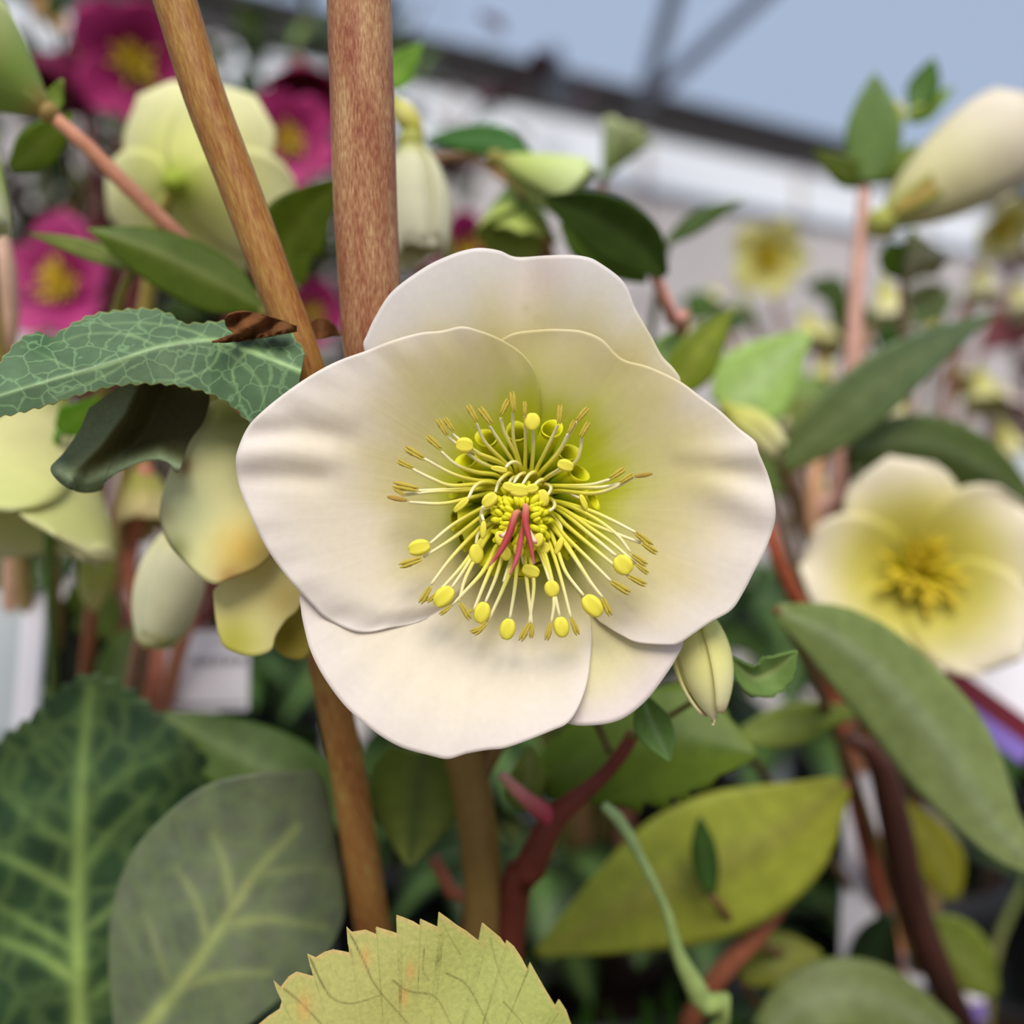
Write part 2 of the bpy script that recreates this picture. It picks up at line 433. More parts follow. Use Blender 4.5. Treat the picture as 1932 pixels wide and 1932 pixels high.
def flower3(pl, c, f, R, th0=60, th1=5, inner=(170, 175, 40), mid=(225, 215, 170), outer=(236, 226, 214), roll=0.3,
            n=5, width=1.0, seed=1, centre=True, label=None, name='flower', wavy=0.03, tipc=None, ccol=(196, 186, 24), mi=0.3, sub=True, pname='petal', lk=1.0):
    """whole blossom or bud: receptacle with overlapping petals; th0 -> th1 = rise of the petal from base to tip"""
    r = random.Random(seed)
    c = Vector(c); ax, ay, az = frame(f, roll)
    # receptacle
    V, Fc = [], []
    for i in range(6):
        a = math.pi * i / 5
        for k in range(10):
            b = 2 * math.pi * k / 10
            V.append(c + (ax * math.cos(b) + ay * math.sin(b)) * (R * 0.10 * math.sin(a) + 1e-5) - az * (R * 0.10 * math.cos(a)))
    for i in range(5):
        for k in range(10):
            Fc.append((i * 10 + k, i * 10 + (k + 1) % 10, (i + 1) * 10 + (k + 1) % 10, (i + 1) * 10 + k))
    rec = pl.add(name, V, Fc, M['petal_far'], cols=[inner] * len(V), label=label)
    nu, nv = 18, 13
    order = [0, 2, 4, 1, 3]
    for q in range(n):
        lay = order[q % 5] / 5
        phi0 = 2 * math.pi * q / n + r.uniform(-0.08, 0.08)
        rr = R * r.uniform(0.94, 1.06)
        V, C = [], []
        rho, h = R * 0.03, 0.0
        a0 = math.radians(th0 + r.uniform(-4, 4)); a1 = math.radians(th1 + r.uniform(-6, 6))
        ph = r.random() * 6
        for i in range(nu):
            u = i / (nu - 1)
            th = a0 + (a1 - a0) * u ** 0.8
            if i: rho += math.cos(th) * rr / (nu - 1); h += math.sin(th) * rr / (nu - 1)
            W = rr * 0.62 * width * (u ** 0.65) * math.sqrt(max(0, 1 - u ** 4)) + rr * 0.012
            span = min(1.15, W / max(abs(rho), R * 0.12))
            for j in range(nv):
                v = 2 * j / (nv - 1) - 1
                a = phi0 + v * span
                k = rho * (1 + 0.06 * lay * lk)
                hh = h - 0.05 * R * lay * lk * (0.3 + u) + wavy * rr * u * u * math.sin(3.5 * v + ph)
                V.append(c + (ax * math.cos(a) + ay * math.sin(a)) * k + az * hh)
                col = np.asarray(inner, float) * (1 - sm(0, mi, u)) + np.asarray(mid, float) * sm(0, mi, u)
                t2 = sm(mi, 0.95, u)
                col = col * (1 - t2) + np.asarray(outer, float) * t2
                if tipc is not None:
                    t3 = sm(0.86, 1.0, u) * 0.8
                    col = col * (1 - t3) + np.asarray(tipc, float) * t3
                C.append(col)
        pl.add(pname, V, grid_faces(nu, nv), M['petal_far'], rec, cols=C, solid=0.0004)
    if centre:
        V, Fc, C = [], [], []
        for q in range(46):
            a = r.random() * 6.283; e = r.uniform(0.15, 1.0)
            d = (ax * math.cos(a) + ay * math.sin(a)) * e + az * 0.9
            p0 = c + d * R * 0.03; p2 = c + (ax * math.cos(a) + ay * math.sin(a)) * (R * 0.34 * e) + az * (R * 0.34)
            p1 = (p0 + p2) / 2 + az * R * 0.08
            v, fc, U, _ = tube_geo([p0, p1, p2, p2 + d * R * 0.05], [R * 0.012, R * 0.012, R * 0.026, R * 0.012], 5, 7)
            o = len(V); V += list(v); Fc += [[i + o for i in g] for g in fc]
            C += list(mix(ccol, (232, 205, 60), U))
        pl.add('stamens', V, Fc, M['filament'], rec, cols=C, kind='stuff')
    return rec

def droop(pl, p, r=0.0018, c0=(178, 110, 90), c1=(120, 110, 60), via=None, back=0.02):
    """stalk from a blossom or leaf down to the crown of its plant"""
    p = Vector(p); b = pl.loc
    q = p + Vector(((b.x - p.x) * 0.15, back, -0.02))
    mid_ = Vector((p.x * 0.45 + b.x * 0.55, max(p.y, 0.16) * 0.45 + b.y * 0.55 + 0.01, p.z * 0.5 + b.z * 0.5))
    pts = [(p, r * 0.8)] + ([(Vector(v), r) for v in via] if via else [(q, r), (mid_, r * 1.15)]) + [(b + Vector((rng.uniform(-.012, .012), rng.uniform(-.012, .012), -0.004)), r * 1.3)]
    return stem(pl, pts, c0, c1, nseg=8, n=26)

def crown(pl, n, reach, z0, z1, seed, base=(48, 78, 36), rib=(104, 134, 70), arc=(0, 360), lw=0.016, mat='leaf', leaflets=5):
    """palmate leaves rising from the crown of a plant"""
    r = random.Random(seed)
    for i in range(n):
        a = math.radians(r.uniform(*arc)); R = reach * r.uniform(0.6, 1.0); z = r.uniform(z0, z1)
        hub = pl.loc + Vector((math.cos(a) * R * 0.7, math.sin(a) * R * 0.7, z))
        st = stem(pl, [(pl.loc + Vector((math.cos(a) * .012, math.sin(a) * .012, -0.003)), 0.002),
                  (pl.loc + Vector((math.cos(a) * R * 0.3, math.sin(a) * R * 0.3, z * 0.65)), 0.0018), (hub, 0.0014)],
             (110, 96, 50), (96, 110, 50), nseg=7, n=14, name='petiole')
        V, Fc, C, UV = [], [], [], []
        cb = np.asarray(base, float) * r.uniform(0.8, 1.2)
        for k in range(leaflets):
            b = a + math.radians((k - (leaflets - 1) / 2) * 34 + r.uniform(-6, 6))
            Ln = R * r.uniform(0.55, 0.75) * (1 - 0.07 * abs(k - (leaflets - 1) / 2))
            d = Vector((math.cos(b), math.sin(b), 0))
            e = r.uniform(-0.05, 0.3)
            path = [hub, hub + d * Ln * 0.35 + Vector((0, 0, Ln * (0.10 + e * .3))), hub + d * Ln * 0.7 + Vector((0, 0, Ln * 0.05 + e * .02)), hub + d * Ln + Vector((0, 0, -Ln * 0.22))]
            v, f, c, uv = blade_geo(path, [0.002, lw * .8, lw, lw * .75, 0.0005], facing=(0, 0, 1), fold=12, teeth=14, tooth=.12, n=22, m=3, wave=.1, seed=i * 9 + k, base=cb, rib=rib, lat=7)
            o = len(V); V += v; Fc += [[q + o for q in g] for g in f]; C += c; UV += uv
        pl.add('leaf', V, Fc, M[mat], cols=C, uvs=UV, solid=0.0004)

def box(name, c, s, mat, parent=None, rz=0, org=Vector((0, 0, 0)), kind=None, bev=0.0, ax=None):
    hx, hy, hz = s[0] / 2, s[1] / 2, s[2] / 2
    X, Y, Z = (Vector((math.cos(rz), math.sin(rz), 0)), Vector((-math.sin(rz), math.cos(rz), 0)), Vector((0, 0, 1))) if ax is None else ax
    c = Vector(c)
    V = [c + X * (i * hx) + Y * (j * hy) + Z * (k * hz) for i in (-1, 1) for j in (-1, 1) for k in (-1, 1)]
    Fc = [(0, 1, 3, 2), (4, 6, 7, 5), (0, 4, 5, 1), (2, 3, 7, 6), (0, 2, 6, 4), (1, 5, 7, 3)]
    o = mesh_obj(name, V, Fc, mat, parent, org, smooth=False, kind=kind)
    if bev:
        b = o.modifiers.new('bevel', 'BEVEL'); b.width = bev; b.segments = 2
    return o

# ------------------------------------------------------------------ the greenhouse
BENCH = CZ - 0.33
SOIL = BENCH + 0.133
W0 = Vector((-0.55, 5.0, 0)); WD = Vector((0.880, 0.475, 0)); WN = Vector((0.475, -0.880, 0))
WZ = math.atan2(WD.y, WD.x)
def WP(s, k, z): return W0 + WD * s + WN * k + Vector((0, 0, z))

box('floor', (0, 6, -0.05), (40, 40, 0.1), M['concrete'], kind='structure')
HB = CZ + 2.28            # height of the gutter beam
wall = box('wall_back', WP(1.5, -0.10, (CZ + 1.86) / 2), (14, 0.12, CZ + 1.86), M['wall_board'], rz=WZ, kind='structure')
for i in range(11):
    s = -5.2 + i * 1.22
    box('pane', WP(s, -0.04, CZ + 2.03), (1.17, 0.02, 0.33), M['wall_pane'], wall, WZ)
    box('mullion', WP(s + 0.61, -0.03, CZ + 2.03), (0.05, 0.05, 0.34), M['wall_board'], wall, WZ)
    box('board', WP(s, -0.02, CZ + 1.52), (1.19, 0.05, 0.62), M['wall_board'], wall, WZ)
    box('board', WP(s, -0.02, CZ + 0.87), (1.19, 0.05, 0.62), M['wall_board'], wall, WZ)
box('rail', WP(1.5, 0.0, CZ + 1.865), (14, 0.06, 0.035), M['steel_grey'], wall, WZ)
beam = box('trim_1', WP(1.5, -0.09, HB + 0.02), (14, 0.16, 0.17), M['steel_dark'], rz=WZ, kind='structure')
box('lip', WP(1.5, -0.07, HB + 0.13), (14, 0.22, 0.05), M['steel_dark'], beam, WZ)
def strut(a, b, r):
    V, Fc, U, UV = tube_geo([a, (a + b) / 2, b], [r, r, r], 10, 4)
    return mesh_obj('strut', V, Fc, M['steel_grey'], beam)
node = P(1213, 195, 5.45)
strut(node, P(1300, -110, 4.6), 0.045)
strut(node, P(1560, -120, 4.9), 0.045)
strut(P(1062, 195, 5.3), P(1040, 95, 5.0), 0.05)
V = [WP(-5.5, -0.1, HB + 0.16), WP(8.5, -0.1, HB + 0.16), WP(8.5, 9, HB + 0.16 + 9.1 * 0.42), WP(-5.5, 9, HB + 0.16 + 9.1 * 0.42)]
mesh_obj('ceiling', V, [(0, 1, 2, 3)], M['film'], smooth=False, kind='structure')

bench = bpy.data.objects.new('greenhouse_bench', None); bench.location = (0, 0.72, 0); COL.objects.link(bench)
tag(bench, 'long grey metal staging bench carrying the potted plants', 'bench')
bo = Vector((0, 0.72, 0))
box('tabletop', (0, 0.72, BENCH - 0.02), (2.6, 1.3, 0.04), M['bench'], bench, org=bo, bev=0.004)
for x in (-1.22, 1.22):
    for y in (0.14, 1.30):
        box('leg', (x, y, (BENCH - 0.04) / 2), (0.05, 0.05, BENCH - 0.04), M['steel_grey'], bench, org=bo)

def pot(x, y, label, R=0.068, H=0.135):
    z0 = BENCH
    prof = [(0.0, 0.0), (R * 0.74, 0.0), (R * 0.76, 0.004), (R * 0.95, H * 0.86), (R, H * 0.87), (R * 1.02, H), (R * 0.96, H), (R * 0.93, H * 0.88), (R * 0.90, H * 0.80)]
    ns = 28; V, Fc = [], []
    for rr, h in prof:
        for k in range(ns):
            a = 2 * math.pi * k / ns
            V.append((x + rr * math.cos(a), y + rr * math.sin(a), z0 + h))
    for i in range(len(prof) - 1):
        for k in range(ns):
            Fc.append((i * ns + k, i * ns + (k + 1) % ns, (i + 1) * ns + (k + 1) % ns, (i + 1) * ns + k))
    o = mesh_obj('plant_pot', V, Fc, M['black_plastic'])
    tag(o, label, 'pot', 'black plastic pots on the bench')
    r = random.Random(int((x + 2) * 1000)); V, Fc = [], []
    for i in range(9):
        for k in range(20):
            a = 2 * math.pi * k / 20; rr = R * 0.93 * i / 8
            V.append((x + rr * math.cos(a), y + rr * math.sin(a), z0 + H * 0.985 + r.uniform(-0.002, 0.002)))
    for i in range(8):
        for k in range(20):
            Fc.append((i * 20 + k, i * 20 + (k + 1) % 20, (i + 1) * 20 + (k + 1) % 20, (i + 1) * 20 + k))
    mesh_obj('soil', V, Fc, M['soil'], o)
    return Vector((x, y, z0 + H * 0.985))

# ------------------------------------------------------------------ the foreground plant
bA = pot(-0.02, 0.245, 'black plastic pot straight below the big open white flower')
A = Plant(bA, 'cream hellebore plant in front whose wide open white flower fills the middle')

# thick stem and the branch to its left
stem(A, [(668, -420, .150, 58), (676, -200, .149, 60), (678, 0, .1505, 61), (684, 200, .152, 60.5), (690, 400, .154, 60), (699, 560, .156, 58), (706, 680, .158, 55),
         (735, 900, .166, 46), (800, 1180, .178, 41), (875, 1420, .188, 38), (905, 1600, .194, 37), (912, 1760, .202, 36), (890, 1990, .222, 35), (bA + Vector((.004, -.003, -.003)), .0046)],
     (150, 90, 60), mat='stem_red', nseg=28, n=110, label='thick stem streaked red-brown and tan, upright above the flower')
stem(A, [(235, -330, .150, 40), (288, -130, .150, 40), (330, 0, .151, 40), (386, 181, .152, 39.5), (455, 362, .153, 38), (522, 543, .154, 36), (578, 690, .1555, 33),
         (600, 820, .160, 32), (590, 1000, .168, 32), (610, 1220, .178, 33), (655, 1449, .186, 33), (684, 1631, .192, 34), (702, 1745, .199, 34), (738, 1960, .218, 34), (bA + Vector((-.012, -.004, -.003)), .0045)],
     (150, 90, 60), mat='stem_olive', nseg=28, n=110, label='slanting stem streaked olive and brown, left of the thick one')

# ---- the big flower: pigment and shape
FX, FY = 985.0, 945.0
def fl_depth(X, Y):
    r = np.hypot(X - FX, Y - FY)
    return sum(np.interp(np.abs(r + o), [0, 90, 150, 220, 300, 400, 520, 650], [.1535, .1530, .1515, .1488, .1460, .1436, .1420, .1415]) for o in np.linspace(-70, 70, 15)) / 15
def ridge(X, Y, line, w, h):
    h = h * 0.75 * sm(225, 420, np.hypot(X - FX, Y - FY))
    return -h * np.exp(-(polydist(X, Y, line) / w) ** 2)
def petal_col(edge=(238, 227, 218), body=(236, 223, 202), gk=1.0, spots=None):
    def f(X, Y, T, S):
        dx, dy = X - FX, Y - FY
        r = np.hypot(dx, dy)
        g = 1 + 0.22 * np.clip((dx * 0.55 - dy * 0.85) / np.maximum(r, 1), -1, 1)      # the green blotch is larger up and to the right
        r2 = r / g
        ang = np.arctan2(dy, dx)
        r2 = r2 * (1 + 0.05 * np.sin(9 * ang) + 0.03 * np.sin(23 * ang + 1))
        c = mix((150, 164, 6), (188, 192, 30), sm(60, 130, r2))
        c = mix(c, (214, 206, 118), sm(125, 205, r2)) if False else c * (1 - sm(120, 200, r2))[..., None] + np.array((216, 210, 130.)) * sm(120, 200, r2)[..., None]
        t = sm(170, 260, r2)[..., None]; c = c * (1 - t) + np.array((222, 208, 152.)) * t
        t = sm(235, 390, r2)[..., None]; c = c * (1 - t) + np.asarray(body, float) * t
        t = sm(0.72, 1.0, T)[..., None] * sm(250, 420, r2)[..., None]; c = c * (1 - t) + np.asarray(edge, float) * t
        if spots:
            for x, y, w, col in spots:
                k = np.exp(-(np.hypot(X - x, Y - y) / w) ** 2)[..., None] * 0.55
                c = c * (1 - k) + np.asarray(col, float) * k
        return c
    return f

# receptacle of the flower (carries the petals, stamens and styles)
V, Fc = [], []
cc = P(FX, FY, .1525)
for i in range(9):
    a = math.pi * i / 8
    for k in range(20):
        b = 2 * math.pi * k / 20
        V.append(cc + Vector((math.cos(b) * math.sin(a) * .0062, math.cos(a) * .0045, math.sin(b) * math.sin(a) * .0062)))
for i in range(8):
    for k in range(20):
        Fc.append((i * 20 + k, i * 20 + (k + 1) % 20, (i + 1) * 20 + (k + 1) % 20, (i + 1) * 20 + k))
FL = A.add('flower', V, Fc, M['filament'], cols=[(176, 180, 20)] * len(V), label='wide open cream white flower with yellow stamens and three red styles')
stem(A, [(985, 950, .154, 42), (980, 985, .161, 34), (950, 1090, .170, 32), (895, 1240, .180, 34), (872, 1400, .187, 30)], (140, 120, 60), nseg=14, n=30)

left_o = [(1006, 860), (1018, 790), (1014, 715), (988, 670), (945, 640), (900, 622), (870, 616), (832, 624), (798, 627), (760, 636), (722, 649), (690, 662), (640, 680), (590, 706), (540, 740), (500, 772),
          (470, 802), (452, 840), (445, 872), (452, 920), (470, 965), (490, 1010), (520, 1060), (562, 1112), (590, 1142), (614, 1166), (662, 1189), (695, 1193), (736, 1185), (774, 1179), (812, 1164), (850, 1138), (900, 1080), (950, 1010)]
def dl(X, Y, T, S):
    D = fl_depth(X, Y)
    D = D + ridge(X, Y, [(455, 862), (520, 850), (620, 862)], 30, .0009) + ridge(X, Y, [(462, 800), (560, 765), (660, 780)], 40, .0006)
    D = D - ridge(X, Y, [(450, 825), (560, 808), (650, 830)], 28, .0008) - ridge(X, Y, [(470, 905), (560, 900), (600, 905)], 26, .0007)
    D = D + .00012 * sm(.8, 1, T) * np.sin(S * 60) + .00008 * sm(.8, 1, T) * np.sin(S * 143 + 1)
    D = D + .0012 * sm(.8, 1, T) * np.exp(-((Y - 1170) / 60) ** 2)
    return D
patch(A, 'petal', left_o, ((998, 925), (962, 965)), dl, 'petal', petal_col(), 260, 60, parent=FL)

right_o = [(940, 850), (915, 760), (925, 670), (960, 632), (1018, 622), (1063, 621), (1101, 625), (1136, 640), (1160, 665), (1181, 680), (1225, 692), (1281, 718), (1322, 748), (1361, 777), (1393, 807), (1425, 833), (1432, 854),
           (1449, 895), (1460, 937), (1463, 971), (1457, 1003), (1442, 1042), (1422, 1080), (1404, 1115), (1380, 1151), (1339, 1175), (1310, 1195), (1283, 1213), (1262, 1217), (1206, 1213), (1177, 1201), (1147, 1183), (1120, 1160), (1070, 1080), (1020, 1010)]
def dr(X, Y, T, S):
    D = fl_depth(X, Y) + .0009 * (0.35 + .65 * T)
    D = D + ridge(X, Y, [(1430, 850), (1360, 862), (1290, 858)], 26, .0007) + ridge(X, Y, [(1440, 965), (1390, 935), (1330, 912)], 32, .0008)
    D = D - ridge(X, Y, [(1440, 905), (1370, 890), (1270, 880)], 26, .0007) - ridge(X, Y, [(1440, 1010), (1350, 985)], 45, .0006)
    D = D + .0001 * sm(.8, 1, T) * np.sin(S * 55 + 2) + .0014 * sm(.55, 1, T) * np.exp(-((X - 1000) / 160) ** 2)
    return D
patch(A, 'petal', right_o, ((970, 930), (1005, 965)), dr, 'petal', petal_col(body=(233, 219, 197)), 260, 60, parent=FL)

bot_o = [(880, 1010), (760, 1060), (640, 1090), (572, 1118), (568, 1150), (575, 1188), (585, 1225), (602, 1262), (626, 1300), (655, 1336), (690, 1367), (722, 1391), (760, 1411), (810, 1425), (845, 1432), (880, 1422), (920, 1415), (950, 1412), (990, 1399),
         (1040, 1379), (1070, 1365), (1091, 1335), (1107, 1290), (1114, 1240), (1116, 1195), (1108, 1150), (1070, 1060), (1030, 1000)]
def db(X, Y, T, S):
    D = fl_depth(X, Y) + .0018 * (0.35 + .65 * T) - .0012 * sm(1150, 1420, Y)
    return D + .0001 * sm(.8, 1, T) * np.sin(S * 58 + 4) + .00004 * T * np.sin(S * 100)
patch(A, 'petal', bot_o, ((960, 960), (1012, 962)), db, 'petal', petal_col(edge=(242, 230, 222), body=(241, 229, 208)), 240, 56, parent=FL)

lr_o = [(1010, 1090), (1020, 1250), (1045, 1340), (1075, 1366), (1125, 1368), (1165, 1360), (1196, 1342), (1225, 1315), (1255, 1275), (1275, 1243), (1290, 1205), (1270, 1160), (1200, 1100), (1090, 1020), (1040, 980)]
def dlr(X, Y, T, S):
    return fl_depth(X, Y) + .0034 * (0.35 + .65 * T) + .0006 * sm(1080, 1160, X) * 0 + .0003 * np.sin(S * 30) * T
patch(A, 'petal', lr_o, ((990, 965), (1018, 950)), dlr, 'petal', petal_col(edge=(240, 226, 222), body=(238, 228, 178)), 160, 44, parent=FL)

top_o = [(930, 880), (800, 800), (710, 700), (686, 655), (693, 630), (708, 598), (740, 550), (799, 506), (843, 484), (878, 472), (908, 468), (942, 473), (974, 485), (1033, 482), (1077, 481), (1107, 485), (1128, 494), (1166, 521), (1184, 544),
         (1198, 580), (1225, 627), (1249, 671), (1272, 696), (1284, 722), (1260, 760), (1150, 830), (1050, 890)]
def dt(X, Y, T, S):
    D = fl_depth(X, Y) + .0036 * (0.3 + .7 * T)
    return D + .0012 * np.exp(-((X - 985) / 40) ** 2) * sm(.6, 1, T) - .0007 * np.exp(-((X - 1080) / 60) ** 2) * sm(.5, 1, T) + .00005 * T * np.sin(S * 70)
patch(A, 'petal', top_o, ((965, 930), (1005, 930)), dt, 'petal', petal_col(edge=(232, 224, 220), body=(228, 220, 204), spots=[(993, 580, 9, (190, 182, 110)), (1012, 600, 6, (200, 190, 130)), (1030, 520, 40, (222, 200, 196)), (985, 560, 45, (226, 208, 196))]), 220, 56, parent=FL)

# ---- stamens, in the frame of the close view of the flower's heart
def zc(x, y): return 680 + x * 0.310559, 680 + y * 0.310559
def sd(px, py, lift=1.0):
    """distance of a stamen point: filaments rise from the receptacle and lean out in front of the petals"""
    r = math.hypot(px - FX, py - FY)
    return float(np.interp(r, [0, 45, 90, 150, 200, 260], [.1475, .1478, .1455, .1428, .1416, .1412]))
def lobes(name, sx, lobew, n1=14, n2=12, noise=0, seed=1, split=0.0):
    """anther: two pollen sacs with a furrow between them, unit length along Y"""
    r = random.Random(seed); V, Fc = [], []
    halves = (-1, 1) if split else (0,)
    for hsgn in halves:
        o = len(V)
        for i in range(n1):
            a = math.pi * i / (n1 - 1)
            for k in range(n2):
                b = 2 * math.pi * k / n2
                x = math.sin(a) * math.cos(b) * sx * (0.5 if split else 1); z = math.sin(a) * math.sin(b) * lobew
                y = -math.cos(a)
                if not split:
                    fr = math.exp(-(x / (sx * 0.22)) ** 2); z *= 1 - 0.75 * fr
                    if abs(y) > 0.9: y *= 1 - 0.06 * fr
                else:
                    x += hsgn * split * (1 + 0.12 * y)
                q = 1 + noise * r.uniform(-1, 1)
                V.append((x * q, y * (1 + noise * .2 * r.uniform(-1, 1)), z * q))
        for i in range(n1 - 1):
            for k in range(n2):
                Fc.append((o + i * n2 + k, o + i * n2 + (k + 1) % n2, o + (i + 1) * n2 + (k + 1) % n2, o + (i + 1) * n2 + k))
    me = bpy.data.meshes.new(name); me.from_pydata(V, [], Fc)
    me.polygons.foreach_set('use_smooth', [True] * len(me.polygons))
    return me
ME = {'round': lobes('anther_round', 0.90, 0.40, seed=1), 'oval': lobes('anther_oval', 0.72, 0.42, seed=2), 'club': lobes('anther_club', 0.36, 0.34, seed=3),
      'gold': lobes('anther_gold', 0.36, 0.22, 16, 8, 0.12, 4, 0.13), 'tan': lobes('anther_tan', 0.24, 0.2, 14, 9, 0.05, 5), 'pellet': lobes('anther_pellet', 0.62, 0.6, 10, 10, 0, 6)}
for k, m in (('round', 'anther'), ('oval', 'anther'), ('club', 'anther'), ('gold', 'anther_gold'), ('tan', 'anther_tan'), ('pellet', 'anther_bud')):
    ME[k].materials.append(M[m])
def anther(kind, a, b, dz=0.0, wide=1.0, dep=None, lean=0.0):
    """from a to b (close-view pixels): the two ends of its length"""
    pa, pb = zc(*a), zc(*b)
    cx, cy = (pa[0] + pb[0]) / 2, (pa[1] + pb[1]) / 2
    d = (dep if dep is not None else sd(cx, cy)) - .0006 + dz
    c = P(cx, cy, d); e = P(pb[0], pb[1], d) - P(pa[0], pa[1], d)
    L = e.length / 2; y = e.normalized()
    if lean: y = (y + Vector((0, lean, 0))).normalized()
    z = (CAM - c).normalized(); x = y.cross(z).normalized(); z = x.cross(y)
    o = bpy.data.objects.new('anther', ME[kind]); COL.objects.link(o)
    o.parent = FL
    mat3 = Matrix((x * L * wide, y * L, z * L * wide)).transposed()
    o.matrix_local = Matrix.Translation(c - A.loc) @ mat3.to_4x4()
    return o
def fil(pts, r0=4.6, r1=2.7, d0=0.0, d1=0.0, flat=None):
    """filament, tip first, then towards the heart"""
    P2 = [zc(*q) for q in pts][::-1]
    n = len(P2)
    path = [P(x, y, sd(x, y) + d0 + (d1 - d0) * i / (n - 1)) for i, (x, y) in enumerate(P2)]
    rad = [(r0 + (r1 - r0) * i / (n - 1)) * .144 / F for i in range(n)]
    # root it in the receptacle
    hx, hy = FX + (P2[0][0] - FX) * 0.55, FY + (P2[0][1] - FY) * 0.55
    path = [P(hx, hy, .1492)] + path; rad = [rad[0]] + rad
    V, Fc, U, UV = tube_geo(path, rad, 8, 26)
    c = mix((188, 186, 16), (226, 216, 70), sm(.05, .45, U)); t = sm(.4, .95, U)[:, None]
    c = c * (1 - t) + np.array((244, 234, 182.)) * t
    A.add('filament', V, Fc, M['filament'], FL, cols=c)
G = 'gold'
